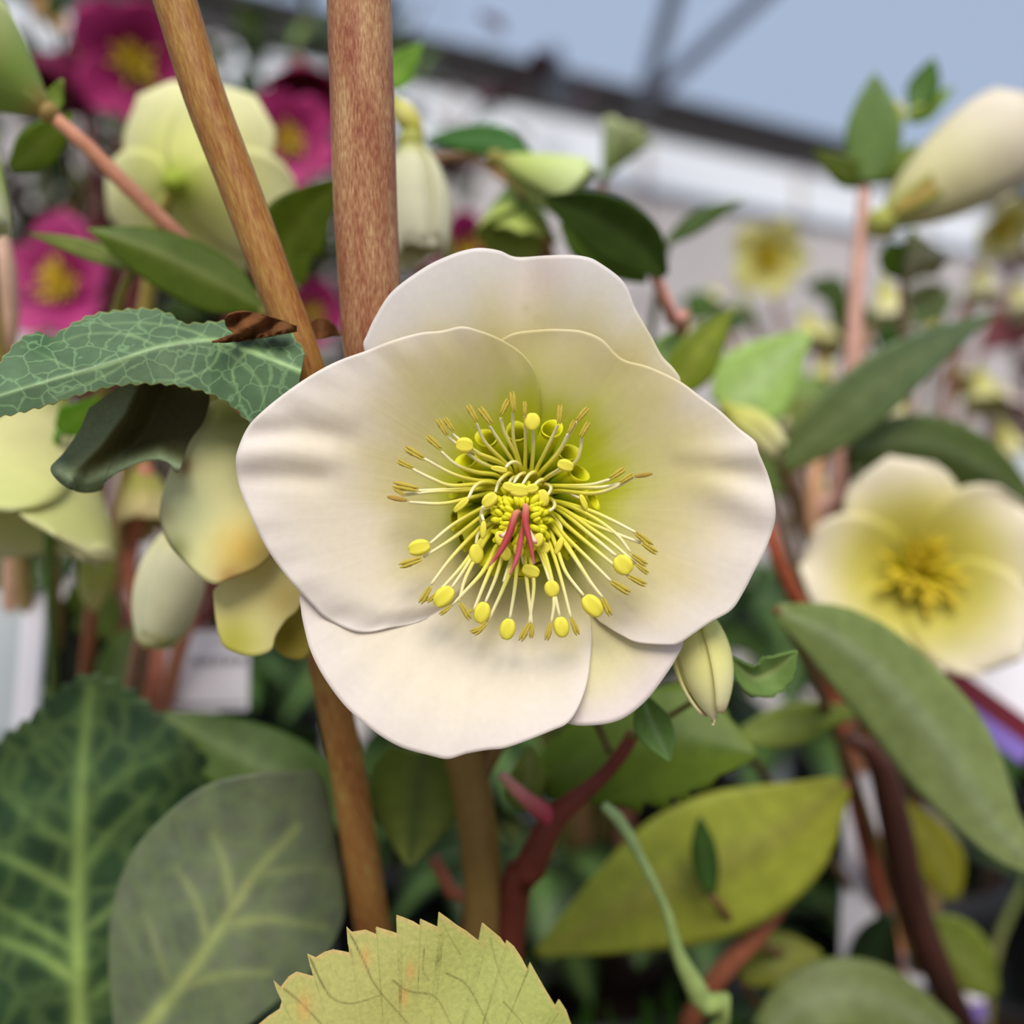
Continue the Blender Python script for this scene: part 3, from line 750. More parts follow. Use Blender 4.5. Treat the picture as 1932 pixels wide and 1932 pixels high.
ST = [  # anther kind, its two ends, filament from the anther inwards
 (G, (318, 655), (222, 608), [(320, 662), (440, 722), (560, 762), (790, 748)]),
 (G, (386, 598), (268, 528), [(385, 596), (560, 690), (700, 728), (820, 738)]),
 (G, (490, 540), (402, 458), [(492, 556), (580, 632), (700, 678), (830, 698)]),
 (G, (528, 455), (468, 352), [(535, 468), (605, 520), (700, 560), (870, 632)]),
 (G, (566, 432), (510, 345), [(560, 450), (640, 510), (760, 590), (880, 640)]),
 ('round', (688, 520), (578, 512), [(650, 562), (720, 612), (790, 645), (850, 670)]),
 (G, (708, 372), (652, 268), [(705, 385), (760, 500), (870, 612), (910, 660)]),
 (G, (798, 388), (722, 284), [(785, 400), (850, 500), (925, 612), (945, 660)]),
 (G, (852, 335), (900, 232), [(852, 350), (880, 450), (940, 565), (960, 640)]),
 (G, (934, 316), (920, 188), [(925, 320), (930, 480), (962, 605), (970, 650)]),
 (G, (1000, 335), (998, 246), [(1000, 330), (1003, 520), (1000, 635), (1000, 680)]),
 ('round', (1044, 428), (1044, 316), [(1045, 425), (1050, 520), (1042, 640), (1035, 690)]),
 (G, (1205, 388), (1214, 270), [(1198, 396), (1140, 520), (1080, 640), (1060, 690)]),
 (G, (1262, 445), (1302, 362), [(1262, 445), (1200, 560), (1100, 672), (1080, 700)]),
 (G, (1312, 372), (1384, 284), [(1312, 372), (1280, 430), (1200, 565), (1095, 680)]),
 (G, (1334, 468), (1388, 372), [(1345, 470), (1332, 560), (1292, 632), (1150, 700)]),
 ('oval', (1195, 622), (1296, 656), [(1215, 655), (1150, 702), (1105, 735)]),
 ('club', (896, 672), (790, 650), [(884, 650), (905, 626), (940, 618), (972, 645), (980, 690)]),
 (G, (1510, 722), (1608, 656), [(1515, 724), (1380, 758), (1160, 762), (1110, 770)]),
 (G, (1572, 745), (1660, 690), [(1580, 748), (1450, 772), (1300, 770), (1160, 765)]),
 ('tan', (1660, 706), (1778, 688), [(1660, 706), (1590, 748), (1480, 796), (1370, 808), (1180, 790)]),
 ('club', (1336, 812), (1376, 910), [(1335, 838), (1260, 802), (1180, 798), (1130, 810)]),
 (G, (1670, 1045), (1774, 1130), [(1670, 1045), (1520, 968), (1380, 908), (1200, 860)]),
 (G, (1708, 1108), (1804, 1172), [(1700, 1108), (1500, 1032), (1330, 960), (1200, 890)]),
 (G, (1646, 1178), (1742, 1246), [(1640, 1165), (1550, 1052), (1390, 940), (1230, 870)]),
 (G, (1672, 1236), (1750, 1296), [(1670, 1236), (1540, 1120), (1400, 1020), (1220, 900)]),
 ('round', (1554, 1192), (1638, 1294), [(1550, 1185), (1400, 1062), (1210, 910)]),
 (G, (1626, 1308), (1738, 1366), [(1626, 1308), (1530, 1235), (1430, 1152), (1250, 1000), (1190, 940)]),
 (G, (1522, 1342), (1638, 1416), [(1520, 1340), (1380, 1200), (1240, 1062), (1180, 980)]),
 ('oval', (1358, 1430), (1462, 1552), [(1355, 1428), (1250, 1290), (1200, 1160), (1150, 1040)]),
 (G, (1470, 1440), (1520, 1552), [(1470, 1440), (1400, 1350), (1330, 1240), (1240, 1100), (1170, 1020)]),
 (G, (1280, 1562), (1322, 1670), [(1278, 1560), (1220, 1332), (1170, 1170), (1130, 1080)]),
 ('oval', (1210, 1555), (1232, 1686), [(1210, 1555), (1186, 1445), (1150, 1280), (1100, 1120)]),
 ('round', (1150, 1336), (1176, 1438), [(1150, 1340), (1112, 1222), (1075, 1130)]),
 (G, (1158, 1590), (1130, 1702), [(1160, 1592), (1175, 1450), (1130, 1250), (1080, 1120)]),
 (G, (1028, 1596), (970, 1706), [(1026, 1598), (1052, 1402), (1048, 1300), (1020, 1150)]),
 (G, (1046, 1596), (1036, 1690), [(1042, 1600), (1020, 1420), (1005, 1280), (1000, 1150)]),
 ('oval', (908, 1566), (880, 1700), [(908, 1566), (935, 1402), (952, 1250), (960, 1150)]),
 ('oval', (758, 1466), (720, 1600), [(760, 1468), (818, 1332), (860, 1200), (890, 1120)]),
 (G, (770, 1590), (690, 1668), [(775, 1590), (868, 1380), (915, 1240), (930, 1150)]),
 (G, (752, 1620), (664, 1650), [(780, 1575), (872, 1375), (920, 1240)]),
 (G, (604, 1470), (668, 1576), [(600, 1462), (635, 1332), (700, 1200), (780, 1060)]),
 (G, (640, 1540), (690, 1510), [(690, 1515), (760, 1340), (830, 1180)]),
 ('oval', (560, 1380), (452, 1492), [(556, 1380), (650, 1240), (720, 1120), (800, 1010)]),
 (G, (470, 1412), (400, 1470), [(470, 1412), (600, 1270), (720, 1110), (800, 1000)]),
 (G, (428, 1372), (362, 1478), [(430, 1360), (560, 1190), (700, 1042), (790, 960)]),
 (G, (552, 1490), (480, 1546), [(555, 1490), (640, 1400), (745, 1280), (820, 1140)]),
 ('oval', (424, 1118), (288, 1156), [(424, 1112), (560, 1000), (730, 902), (800, 870)]),
 (G, (374, 1204), (236, 1250), [(385, 1195), (560, 1082), (730, 952), (810, 900)]),
 (G, (352, 784), (195, 752), [(355, 792), (560, 782), (720, 770), (800, 768)]),
 (G, (268, 822), (200, 768), [(270, 818), (420, 800), (600, 790), (790, 780)]),
 ('tan', (288, 852), (158, 828), [(300, 862), (500, 870), (680, 832), (800, 802)]),
 ('club', (658, 838), (566, 922), [(655, 838), (690, 772), (740, 742), (820, 752)]),
 ('oval', (826, 810), (744, 888), [(745, 886), (732, 945), (745, 1000), (800, 990)]),
 ('club', (750, 972), (742, 1086), [(748, 972), (738, 930), (770, 900), (820, 900)]),
 ('oval', (700, 1112), (708, 1238), [(702, 1114), (716, 1052), (755, 1000), (810, 960)]),
 ('oval', (1098, 782), (1120, 888), [(1140, 818), (1158, 775), (1135, 755), (1090, 760)]),
 ('round', (1152, 1130), (1066, 1152), [(1120, 1150), (1130, 1080), (1110, 1020)]),
 ('club', (1228, 1072), (1184, 1180), [(1224, 1078), (1218, 1010), (1190, 960), (1140, 920)]),
 ('oval', (980, 1262), (1090, 1298), [(1000, 1250), (985, 1205), (985, 1150)]),
 (None, None, None, [(820, 800), (842, 738), (880, 700), (915, 690)]),
 (None, None, None, [(932, 745), (962, 700), (990, 688), (1000, 700)]),
 (None, None, None, [(985, 752), (1020, 700), (1052, 680), (1060, 695)]),
 (None, None, None, [(1045, 772), (1080, 736), (1105, 726), (1110, 740)]),
 (None, None, None, [(1150, 915), (1180, 885), (1168, 850), (1130, 840)]),
 (None, None, None, [(900, 752), (915, 725), (940, 710), (960, 715)]),
 (None, None, None, [(1400, 1360), (1320, 1230), (1240, 1110), (1170, 1000)]),
 (None, None, None, [(870, 1345), (905, 1240), (930, 1160)]),
]
for i, (k, a, b, f) in enumerate(ST):
    near = math.hypot(f[0][0] - 975, f[0][1] - 850) < 330
    d1 = -.004 if (near and k != 'round') else 0.0
    fil(f, 4.8, 2.9 if k != 'round' else 3.3, 0, d1)
    if k: anther(k, a, b, d1 * 0.9, 1.0)
# unripe anthers packed around the styles
r_ = random.Random(3)
cnt = 0
for q in range(400):
    x = r_.uniform(800, 1160); y = r_.uniform(755, 1190)
    ex, ey = (x - 978) / 172, (y - 970) / 215
    rr = math.hypot(ex, ey)
    if rr > 1 or (rr < 0.42 and y > 900): continue
    if cnt >= 110: break
    cnt += 1
    a = math.atan2(ey, ex)
    L = r_.uniform(26, 40)
    dx, dy = math.cos(a + r_.uniform(-.5, .5)) * L, math.sin(a + r_.uniform(-.5, .5)) * L
    anther('pellet', (x - dx, y - dy), (x + dx, y + dy), 0, 0.85, dep=.1462 - .0034 * math.sqrt(max(0, 1 - rr * rr)) + r_.uniform(-.0004, .0004))
for (x, y, L, a) in [(965, 790, 62, .1), (905, 770, 45, .3), (1040, 780, 42, -.2), (880, 1170, 50, 1.2), (960, 1150, 45, 1.4), (1080, 1090, 46, 1.9), (850, 1080, 48, 1.4)]:
    dx, dy = math.cos(a) * L, math.sin(a) * L
    anther('oval', (x - dx, y - dy), (x + dx, y + dy), 0, 1.0, dep=.1432)
# styles
def style(pts, c0, c1, r):
    path = [P(*zc(x, y), d) for x, y, d in pts]
    V, Fc, U, UV = tube_geo(path, [q * .138 / F for q in r], 12, 26)
    c = mix(c0, c1, sm(.12, .5, U)); t = sm(.9, 1, U)[:, None]; c = c * (1 - t) + np.array((190, 110, 110.)) * t
    A.add('style', V, Fc, M['filament'], FL, cols=c)
style([(985, 940, .1450), (945, 930, .1420), (905, 1050, .1395), (850, 1160, .1370), (785, 1245, .1352)], (226, 170, 130), (168, 58, 62), [5, 6.5, 7, 5.5, 2])
style([(985, 960, .1450), (990, 1000, .1418), (975, 1080, .1396), (955, 1190, .1368), (908, 1300, .1348)], (206, 150, 80), (178, 76, 80), [5, 5, 5.5, 5.5, 2])
style([(985, 900, .1450), (1005, 890, .1420), (1002, 980, .1398), (1030, 1100, .1374), (1055, 1238, .1354)], (232, 178, 140), (170, 60, 64), [5, 6.5, 7, 5, 2])
style([(960, 990, .1440), (900, 1040, .1415), (862, 1066, .1408), (845, 1060, .1406)], (220, 212, 60), (238, 216, 190), [5, 5, 4, 2])
style([(1000, 990, .1440), (1040, 1070, .1415), (1060, 1100, .1408), (1072, 1110, .1406)], (220, 212, 60), (238, 216, 190), [5, 5, 4, 2])
# nectaries: flattened yellow-green horns in a ring around the stamens
def nectary(ang, rad, L=.0062, R0=.0016, R1=.0015, bright=1.0, d0=.1505):
    ca, sa = math.cos(ang), math.sin(ang)
    p0 = P(FX + ca * 62, FY + sa * 62, d0 + .0005); p1 = P(FX + ca * rad * .75, FY + sa * rad * .75, d0 - .0022); p2 = P(FX + ca * rad, FY + sa * rad, d0 - .0042)
    V, Fc, U, UV = tube_geo([p0, (p0 + p1) / 2, p1, p2], [R0 * .6, R0, R1, R1], 14, 14)
    V = V[:-2]; n = 14 * 14
    Fc = [f for f in Fc if max(f) < n]
    # flare and slant of the open lip
    for k in range(14):
        i = 13 * 14 + k
        a = 2 * math.pi * k / 14
        V[i] = V[i] + np.array((ca, -.4, -sa)) * .0007 * math.cos(a + ang)
    c = mix((128, 156, 8), (212, 208, 24), sm(.2, .95, U[:n])) * bright
    A.add('nectary', V, Fc, M['filament'], FL, cols=c, solid=.00018)
rn = random.Random(11)
for i in range(15):
    nectary(2 * math.pi * i / 15 + rn.uniform(-.08, .08), rn.uniform(118, 148), bright=rn.uniform(.9, 1.08))

# ---- other parts of the foreground plant
def vein_col(base, vein, lines, edge=None, dark=None):
    def f(X, Y, T, S):
        c = np.ones(X.shape + (1,)) * np.asarray(base, float)
        if dark is not None:
            k = (0.5 + 0.5 * np.sin(X / 37 + 1.3 * np.sin(Y / 53)) * np.sin(Y / 41))[..., None] * 0.5
            c = c * (1 - k) + np.asarray(dark, float) * k
        k = np.zeros(X.shape)
        for ln, w, a in lines:
            q = cr(ln, 5 * len(ln))                      # veins run in curves and thin out towards the margin
            for i in range(len(q) - 1):
                f = i / (len(q) - 1)
                k = np.maximum(k, a * (1.08 - .5 * f) * np.exp(-(polydist(X, Y, q[i:i + 2]) / (w * (1.1 - .4 * f))) ** 2))
        c = c * (1 - k[..., None]) + np.asarray(vein, float) * k[..., None]
        if edge is not None:
            t = sm(.965, 1, T)[..., None]; c = c * (1 - t) + np.asarray(edge, float) * t
        return c
    return f
def toothed(pts, step=20, amp=5, seed=0):
    """adds small saw teeth to the outline of a leaf"""
    r = random.Random(seed); p = np.asarray(pts, float); n = max(8, int(np.linalg.norm(np.diff(p, axis=0), axis=1).sum() / step))
    q = cr(p, n * 3); out = []
    T = np.gradient(q, axis=0); T /= np.linalg.norm(T, axis=1)[:, None]
    for i in range(len(q)):
        k = (0.0, 0.5, 1.0)[i % 3] * amp
        out.append((q[i, 0] + T[i, 1] * k, q[i, 1] - T[i, 0] * k))
    return out

# netted leaf on the left
nn = [(575, 668), (548, 630), (525, 617), (470, 612), (417, 609), (380, 612), (344, 612), (326, 598), (297, 587), (261, 585), (217, 589), (170, 598), (127, 620), (96, 642), (90, 635), (65, 631), (36, 645), (14, 669), (-6, 694),
      (-45, 745), (-60, 790), (-30, 792), (0, 785), (29, 779), (72, 768), (109, 757), (145, 745), (181, 735), (217, 727), (272, 723), (326, 725), (362, 732), (395, 741), (428, 756), (453, 777), (468, 793), (500, 820), (540, 800)]
lines = [([(565, 700), (470, 662), (400, 642), (300, 655), (200, 690), (100, 716), (-40, 760)], 5, .85),
         ([(400, 642), (350, 622), (270, 610), (200, 612)], 3, .5), ([(300, 655), (240, 632), (160, 632), (110, 650)], 3, .5), ([(420, 650), (400, 690), (350, 715), (290, 718)], 3, .5),
         ([(470, 662), (440, 700), (455, 760)], 3, .5), ([(250, 672), (215, 700), (150, 730), (100, 750)], 3, .45), ([(150, 704), (100, 680), (60, 660), (40, 655)], 3, .45), ([(520, 680), (480, 640), (430, 625)], 4, .5),
         ([(400, 642), (440, 672), (490, 720), (500, 770)], 4, .5)]
def dn(X, Y, T, S):
    mid_ = np.interp(X, [-60, 100, 300, 400, 570], [765, 716, 655, 642, 700])
    return .1475 - .00007 * (Y - 680) + .00006 * np.abs(Y - mid_) * (Y > mid_) - .004 * sm(300, -60, X) + .0008 * np.sin(X / 45) * .4
_net = vein_col((82, 108, 72), (156, 184, 122), lines, (156, 162, 90), (58, 86, 50))
def netcol(X, Y, T, S):
    c = _net(X, Y, T, S)
    k = (np.exp(-((X - 78) ** 2 + (Y - 645) ** 2) / 30 ** 2) * 0.8)[..., None]
    return c * (1 - k) + np.array((44, 82, 34.)) * k
ti = min(range(len(nn)), key=lambda k: nn[k][0])
rails(A, 'leaf', toothed(nn[:ti + 1], 26, -4), toothed([(560, 745), (535, 800), (500, 818)] + nn[ti:-2][::-1], 26, 4), dn, 'leaf_net', netcol, 420, 60, label='dark green leaf with pale netted veins, left of the flower')
# curled leaf below it
oo = [(200, 700), (262, 700), (330, 705), (392, 735), (386, 790), (356, 836), (337, 890), (316, 873), (283, 868), (262, 874), (240, 884), (222, 892), (197, 911), (190, 924), (160, 929), (130, 921), (105, 901), (97, 882), (118, 858), (150, 812), (168, 770)]
def do(X, Y, T, S):
    D = .1530 + 0 * X
    crease = polydist(X, Y, [(258, 720), (230, 780), (185, 840), (140, 885)])
    D = D + .006 * sm(0, 60, crease) * (X > np.interp(Y, [720, 780, 840, 885], [258, 230, 185, 140])) - .004 * np.exp(-(polydist(X, Y, [(110, 890), (160, 920), (240, 880), (300, 865), (340, 885)]) / 22) ** 2)
    return D
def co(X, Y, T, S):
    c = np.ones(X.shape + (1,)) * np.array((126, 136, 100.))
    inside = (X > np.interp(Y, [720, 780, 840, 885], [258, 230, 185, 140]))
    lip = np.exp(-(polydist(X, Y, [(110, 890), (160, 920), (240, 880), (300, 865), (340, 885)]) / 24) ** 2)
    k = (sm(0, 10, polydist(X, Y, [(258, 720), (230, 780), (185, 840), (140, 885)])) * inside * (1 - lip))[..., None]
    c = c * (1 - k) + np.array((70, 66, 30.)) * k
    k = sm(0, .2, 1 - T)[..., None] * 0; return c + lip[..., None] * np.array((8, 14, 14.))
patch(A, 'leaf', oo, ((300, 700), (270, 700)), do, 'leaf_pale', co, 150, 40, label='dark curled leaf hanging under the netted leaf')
stem(A, [(300, 702, .155, 6), (380, 690, .156, 8), (480, 700, .157, 9), (580, 730, .158, 10)], (80, 90, 40), (120, 90, 50), n=16, name='petiole')
# withered brown bract at the fork
patch(A, 'bract', [(520, 600), (470, 588), (440, 590), (425, 600), (428, 618), (440, 628), (415, 640), (400, 645), (440, 645), (500, 636), (530, 630)], ((560, 615), (560, 625)),
      lambda X, Y, T, S: .1475 + .0010 * np.sin(X / 13 + Y / 7) + .0006 * np.sin(X / 5), 'withered', lambda X, Y, T, S: np.ones(X.shape + (3,)) * 100., 90, 18, label='withered brown bract at the fork of the stems')
patch(A, 'bract', [(585, 612), (600, 600), (620, 604), (638, 622), (642, 634), (625, 636), (610, 640), (592, 640)], ((570, 620), (575, 635)),
      lambda X, Y, T, S: .1585 + .002 * np.sin(X / 11), 'withered', lambda X, Y, T, S: np.ones(X.shape + (3,)) * 100., 60, 14)
# faded greenish flower half hidden behind the left petal
V, Fc, U, UV = tube_geo([P(500, 800, .166), P(500, 830, .163), P(505, 860, .161)], [.0022, .004, .003], 12, 8)
KK = A.add('flower', V, Fc, M['petal_far'], cols=[(150, 156, 70)] * len(V), label='faded yellow-green flower hanging left of the big flower')
stem(A, [(500, 800, .166, 18), (520, 760, .166, 18), (560, 760, .164, 20), (590, 790, .162, 22)], (150, 140, 80), n=14)
def kcol(spots, base):
    def f(X, Y, T, S):
        c = np.ones(X.shape + (1,)) * np.asarray(base, float)
        for x, y, w, col, a in spots:
            k = (a * np.exp(-((X - x) ** 2 + (Y - y) ** 2) / w ** 2))[..., None]; c = c * (1 - k) + np.asarray(col, float) * k
        return c
    return f
ku = [(420, 748), (395, 765), (375, 795), (355, 835), (330, 872), (314, 908), (302, 962), (308, 1000), (322, 1030), (344, 1056), (362, 1075), (382, 1092), (406, 1103), (435, 1093), (470, 1080), (492, 1068), (512, 1046), (540, 1000), (545, 900), (520, 820), (470, 760)]
patch(A, 'petal', ku, ((470, 800), (490, 800)), lambda X, Y, T, S: .1600 - .000012 * (Y - 780) + .0000009 * (X - 430) ** 2 * .5 + .0005 * np.sin(Y / 30 + X / 60), 'petal_far',
      kcol([(440, 780, 70, (150, 152, 74), .9), (460, 1040, 60, (222, 184, 84), .85), (340, 960, 60, (196, 204, 160), .6), (435, 1090, 22, (196, 150, 84), .8), (330, 1040, 26, (120, 124, 60), .7), (345, 880, 16, (140, 96, 50), .7), (310, 970, 20, (170, 160, 110), 0.5)], (230, 226, 168)), 120, 30, parent=KK)
kl = [(440, 1085), (406, 1111), (404, 1136), (409, 1180), (416, 1205), (428, 1224), (470, 1238), (510, 1228), (520, 1200), (540, 1170), (562, 1150), (575, 1107), (540, 1060), (505, 1052)]
patch(A, 'petal', kl, ((470, 1050), (520, 1040)), lambda X, Y, T, S: .1635 - .00002 * (Y - 1060) + .0006 * np.sin(X / 28), 'petal_far',
      kcol([(440, 1215, 50, (172, 166, 56), .8), (540, 1130, 36, (206, 172, 84), .5)], (232, 222, 154)), 90, 22, parent=KK)
patch(A, 'petal', [(540, 1160), (520, 1185), (514, 1215), (540, 1240), (575, 1242), (590, 1210), (590, 1170)], ((560, 1120), (580, 1120)), lambda X, Y, T, S: .1655 + 0 * X, 'petal_far',
      kcol([(545, 1200, 30, (140, 126, 30), .8)], (176, 160, 72)), 60, 16, parent=KK)

# bud and small leaves right of the flower
def bud(pl, c, ax, R, inner, mid_, outer, tipc=None, seed=1, label=None, roll=0.4, th1=128, mi=.4, width=1.0):
    return flower3(pl, c, ax, R, 38, th1, inner, mid_, outer, roll, centre=False, seed=seed, label=label, name='bud', wavy=0.0, tipc=tipc, mi=mi, width=width, lk=0.45)
c0 = P(1300, 1135, .1535); c1 = P(1338, 1320, .1525)
bud(A, c0, (c1 - c0), .0205, (196, 200, 80), (244, 240, 160), (252, 246, 196), (244, 214, 170), 4, 'pale yellow-green bud below the right petal', roll=.9, width=1.35)
stem(A, [(1300, 1135, .1535, 12), (1285, 1100, .163, 12), (1180, 1120, .175, 13), (1000, 1300, .184, 16), (900, 1470, .190, 20)], (130, 110, 50), (120, 90, 50), n=20)
leaf(A, [(1378, 1240, .163), (1420, 1275, .162), (1460, 1262, .162), (1504, 1228, .160)], [4, 26, 44, 34, 2], fold=25, teeth=8, tooth=.15, base=(112, 142, 90), rib=(160, 176, 110), seed=3, tilt=25)
stem(A, [(1378, 1240, .163, 3), (1340, 1300, .168, 5), (1230, 1370, .176, 7), (1190, 1390, .180, 7)], (110, 110, 50), n=14, name='petiole')
leaf(A, [(1215, 1320, .166), (1228, 1360, .165), (1248, 1400, .164), (1264, 1437, .163)], [14, 36, 30, 2], fold=20, base=(84, 118, 50), tip=(124, 160, 84), rib=(140, 170, 110), seed=5)
stem(A, [(1215, 1322, .166, 5), (1190, 1300, .172, 6), (1120, 1330, .180, 8), (1150, 1420, .182, 8)], (90, 80, 40), n=14, name='petiole')
# red branching stem below
stem(A, [(1195, 1385, .182, 13), (1160, 1440, .184, 14), (1110, 1490, .186, 16), (1045, 1545, .188, 24), (1000, 1640, .193, 30), (965, 1750, .200, 28), (bA + Vector((.014, .002, -.003)), .0035)], (112, 48, 34), (84, 40, 30), n=40, label='dark red branching stem below the flower')
stem(A, [(948, 1462, .182, 9), (985, 1500, .184, 13), (1030, 1535, .187, 18), (1050, 1550, .188, 16)], (206, 150, 130), (170, 40, 66), n=16)
stem(A, [(820, 1620, .205, 12), (850, 1680, .208, 14), (885, 1760, .212, 15), (bA + Vector((-.004, .008, -.003)), .003)], (150, 90, 66), n=16)
# leaves below
leaf(A, [(800, 1420, .196), (790, 1480, .197), (780, 1560, .198), (772, 1636, .199)], [70, 96, 88, 50, 4], fold=-8, base=(92, 112, 42), tip=(140, 150, 74), rib=(84, 100, 46), lat=5, latamt=.2, teeth=9, tooth=.06, seed=8, label='round dark green leaf between the two lower stems')
stem(A, [(800, 1420, .196, 6), (830, 1400, .198, 7), (870, 1440, .199, 8)], (90, 90, 40), n=10, name='petiole')
leaf(A, [(1020, 1470, .196), (1150, 1420, .194), (1290, 1395, .192), (1430, 1424, .190)], [40, 96, 118, 96, 3], fold=-10, base=(82, 104, 14), tip=(98, 118, 20), rib=(92, 112, 40), lat=5, latamt=.2, teeth=7, tooth=.22, seed=9, tilt=-10, label='broad olive green leaf with a toothed tip, under the bud')
leaf(A, [(985, 1530, .194), (990, 1490, .192), (998, 1450, .190), (1000, 1405, .189)], [8, 34, 36, 26, 4], fold=15, base=(120, 136, 70), rib=(140, 150, 90), seed=10)
ee_t = [(455, 1990), (489, 1932), (507, 1917), (528, 1903), (533, 1885), (522, 1868), (516, 1849), (530, 1862), (545, 1842), (560, 1833), (578, 1838), (594, 1842), (585, 1820), (580, 1799), (596, 1806), (612, 1796), (629, 1791), (650, 1795), (667, 1799), (656, 1775), (654, 1748),
        (664, 1758), (690, 1754), (712, 1763), (709, 1748), (722, 1752), (742, 1758), (761, 1765), (752, 1745), (748, 1726), (760, 1730), (780, 1738), (796, 1748), (793, 1733), (808, 1740), (825, 1748), (841, 1756), (832, 1738), (828, 1720), (845, 1732), (862, 1745), (880, 1756), (900, 1772), (919, 1786),
        (912, 1762), (910, 1740), (928, 1755), (944, 1768), (959, 1789), (956, 1773), (970, 1785), (985, 1808), (998, 1834), (1000, 1815), (1013, 1838), (1030, 1868), (1056, 1911), (1055, 1885), (1068, 1905), (1082, 1945), (1090, 1990)]
ev = [([(655, 1750), (690, 1820), (700, 1845), (720, 1875), (760, 1920), (790, 1960)], 1.6, .9), ([(518, 1852), (560, 1885), (600, 1925), (640, 1970)], 1.8, .9), ([(583, 1802), (610, 1860), (630, 1885), (665, 1893), (718, 1878)], 1.8, .9),
      ([(742, 1850), (770, 1870), (820, 1880), (850, 1930), (880, 1975)], 1.5, .75), ([(800, 1790), (798, 1830), (810, 1850)], 1.3, .6), ([(842, 1836), (880, 1858), (910, 1910), (935, 1960)], 1.5, .7), ([(868, 1800), (850, 1770), (832, 1735)], 1.3, .5),
      ([(950, 1890), (985, 1930), (1000, 1960)], 1.4, .6), ([(925, 1770), (940, 1830), (960, 1870)], 1.2, .4)]
_ee = vein_col((166, 162, 92), (100, 92, 44), ev, (186, 160, 100))
def eecol(X, Y, T, S):
    c = _ee(X, Y, T, S)
    k = sm(640, 1050, X)[..., None] * .6; c = c * (1 - k) + c * np.array((.90, .98, .86)) * k
    for x, y, w in ((775, 1832, 9), (762, 1880, 9), (690, 1805, 10), (575, 1900, 14)):
        k = (np.exp(-(((X - x) / w) ** 2 + ((Y - y) / (w * 2)) ** 2)) * .5)[..., None]; c = c * (1 - k) + np.array((196, 136, 74.)) * k
    return c
patch(A, 'leaf', ee_t, ((640, 2180), (900, 2180)), lambda X, Y, T, S: .1430 + .00003 * (Y - 1720) * -1 + .0006 * np.sin((X + Y) / 60), 'leaf_pale', eecol, 420, 110, smooth_outline=False, gamma=.6, label='pale yellow-green leaf with a saw-toothed edge at the bottom')
stem(A, [(770, 2180, .130, 10), (770, 2290, .136, 14), (800, 2330, .170, 16), (bA + Vector((.0, -.014, -.003)), .003)], (150, 140, 80), n=20, name='petiole')
ff = toothed([(-80, 1960), (-90, 1700), (-70, 1470), (0, 1400), (60, 1356), (110, 1310), (170, 1276), (250, 1308), (330, 1380), (388, 1438), (396, 1478), (360, 1560), (310, 1700), (280, 1960)], 34, 10)
fv = [([(150, 1960), (146, 1700), (150, 1600), (156, 1450), (170, 1300)], 20, .85), ([(145, 1850), (70, 1800), (-20, 1765)], 15, .75), ([(140, 1790), (60, 1745), (-20, 1700)], 12, .6), ([(145, 1690), (60, 1640), (-20, 1605)], 14, .7), ([(150, 1600), (80, 1560), (10, 1500)], 13, .4),
      ([(150, 1640), (200, 1580), (290, 1490)], 12, .5), ([(152, 1560), (220, 1470), (330, 1420)], 12, .35), ([(150, 1760), (200, 1725), (240, 1680)], 12, .6), ([(155, 1480), (110, 1420), (60, 1390)], 12, .3), ([(150, 1900), (210, 1850), (260, 1820)], 14, .5)]
patch(A, 'leaf', ff, ((130, 2060), (170, 2060)), lambda X, Y, T, S: .2040 + .00004 * np.abs(X - 150) * .3 + .0008 * np.sin(Y / 45 + X / 70), 'leaf_soft_net', vein_col((46, 72, 40), (166, 188, 100), fv, None, (28, 48, 30)), 220, 90, smooth_outline=False, label='large dark green leaf with broad pale veins, bottom left')
gg = [(236, 2060), (215, 1932), (206, 1800), (215, 1700), (250, 1610), (310, 1540), (388, 1482), (480, 1459), (560, 1454), (606, 1464), (630, 1560), (645, 1650), (650, 1720), (622, 1790), (560, 1858), (500, 1900), (420, 1980)]
gv = [([(250, 1970), (340, 1860), (410, 1760), (480, 1650), (560, 1560)], 16, .8), ([(395, 1780), (372, 1700), (335, 1640)], 11, .5), ([(440, 1715), (425, 1630), (400, 1570)], 11, .5), ([(430, 1740), (520, 1735), (610, 1750)], 12, .5), ([(345, 1860), (430, 1838), (510, 1835)], 12, .5), ([(480, 1650), (560, 1640), (620, 1640)], 12, .35), ([(330, 1880), (300, 1800), (280, 1730)], 11, .35)]
patch(A, 'leaf', gg, ((280, 2060), (330, 2050)), lambda X, Y, T, S: .1800 + .0000007 * ((X - 420) ** 2) * .35 + .0006 * np.sin(Y / 60), 'leaf_soft_net', vein_col((112, 120, 92), (184, 190, 112), gv, None, (90, 102, 82)), 200, 70, label='grey-green leaf with pale veins overlapping the dark one')
stem(A, [(150, 2050, .204, 9), (260, 2180, .205, 11), (bA + Vector((-.02, -.006, -.003)), .003)], (120, 140, 70), n=12, name='petiole')
stem(A, [(300, 2050, .182, 9), (430, 2140, .2, 11), (bA + Vector((-.018, .006, -.003)), .003)], (130, 150, 80), n=12, name='petiole')
leaf(A, [(640, 1560, .205), (540, 1480, .206), (420, 1410, .208), (300, 1350, .210)], [50, 80, 76, 50, 8], base=(92, 118, 62), rib=(130, 150, 90), lat=5, fold=-6, seed=12)
stem(A, [(640, 1560, .205, 7), (690, 1640, .208, 8), (bA + Vector((-.008, .012, -.003)), .0025)], (110, 120, 60), n=12, name='petiole')
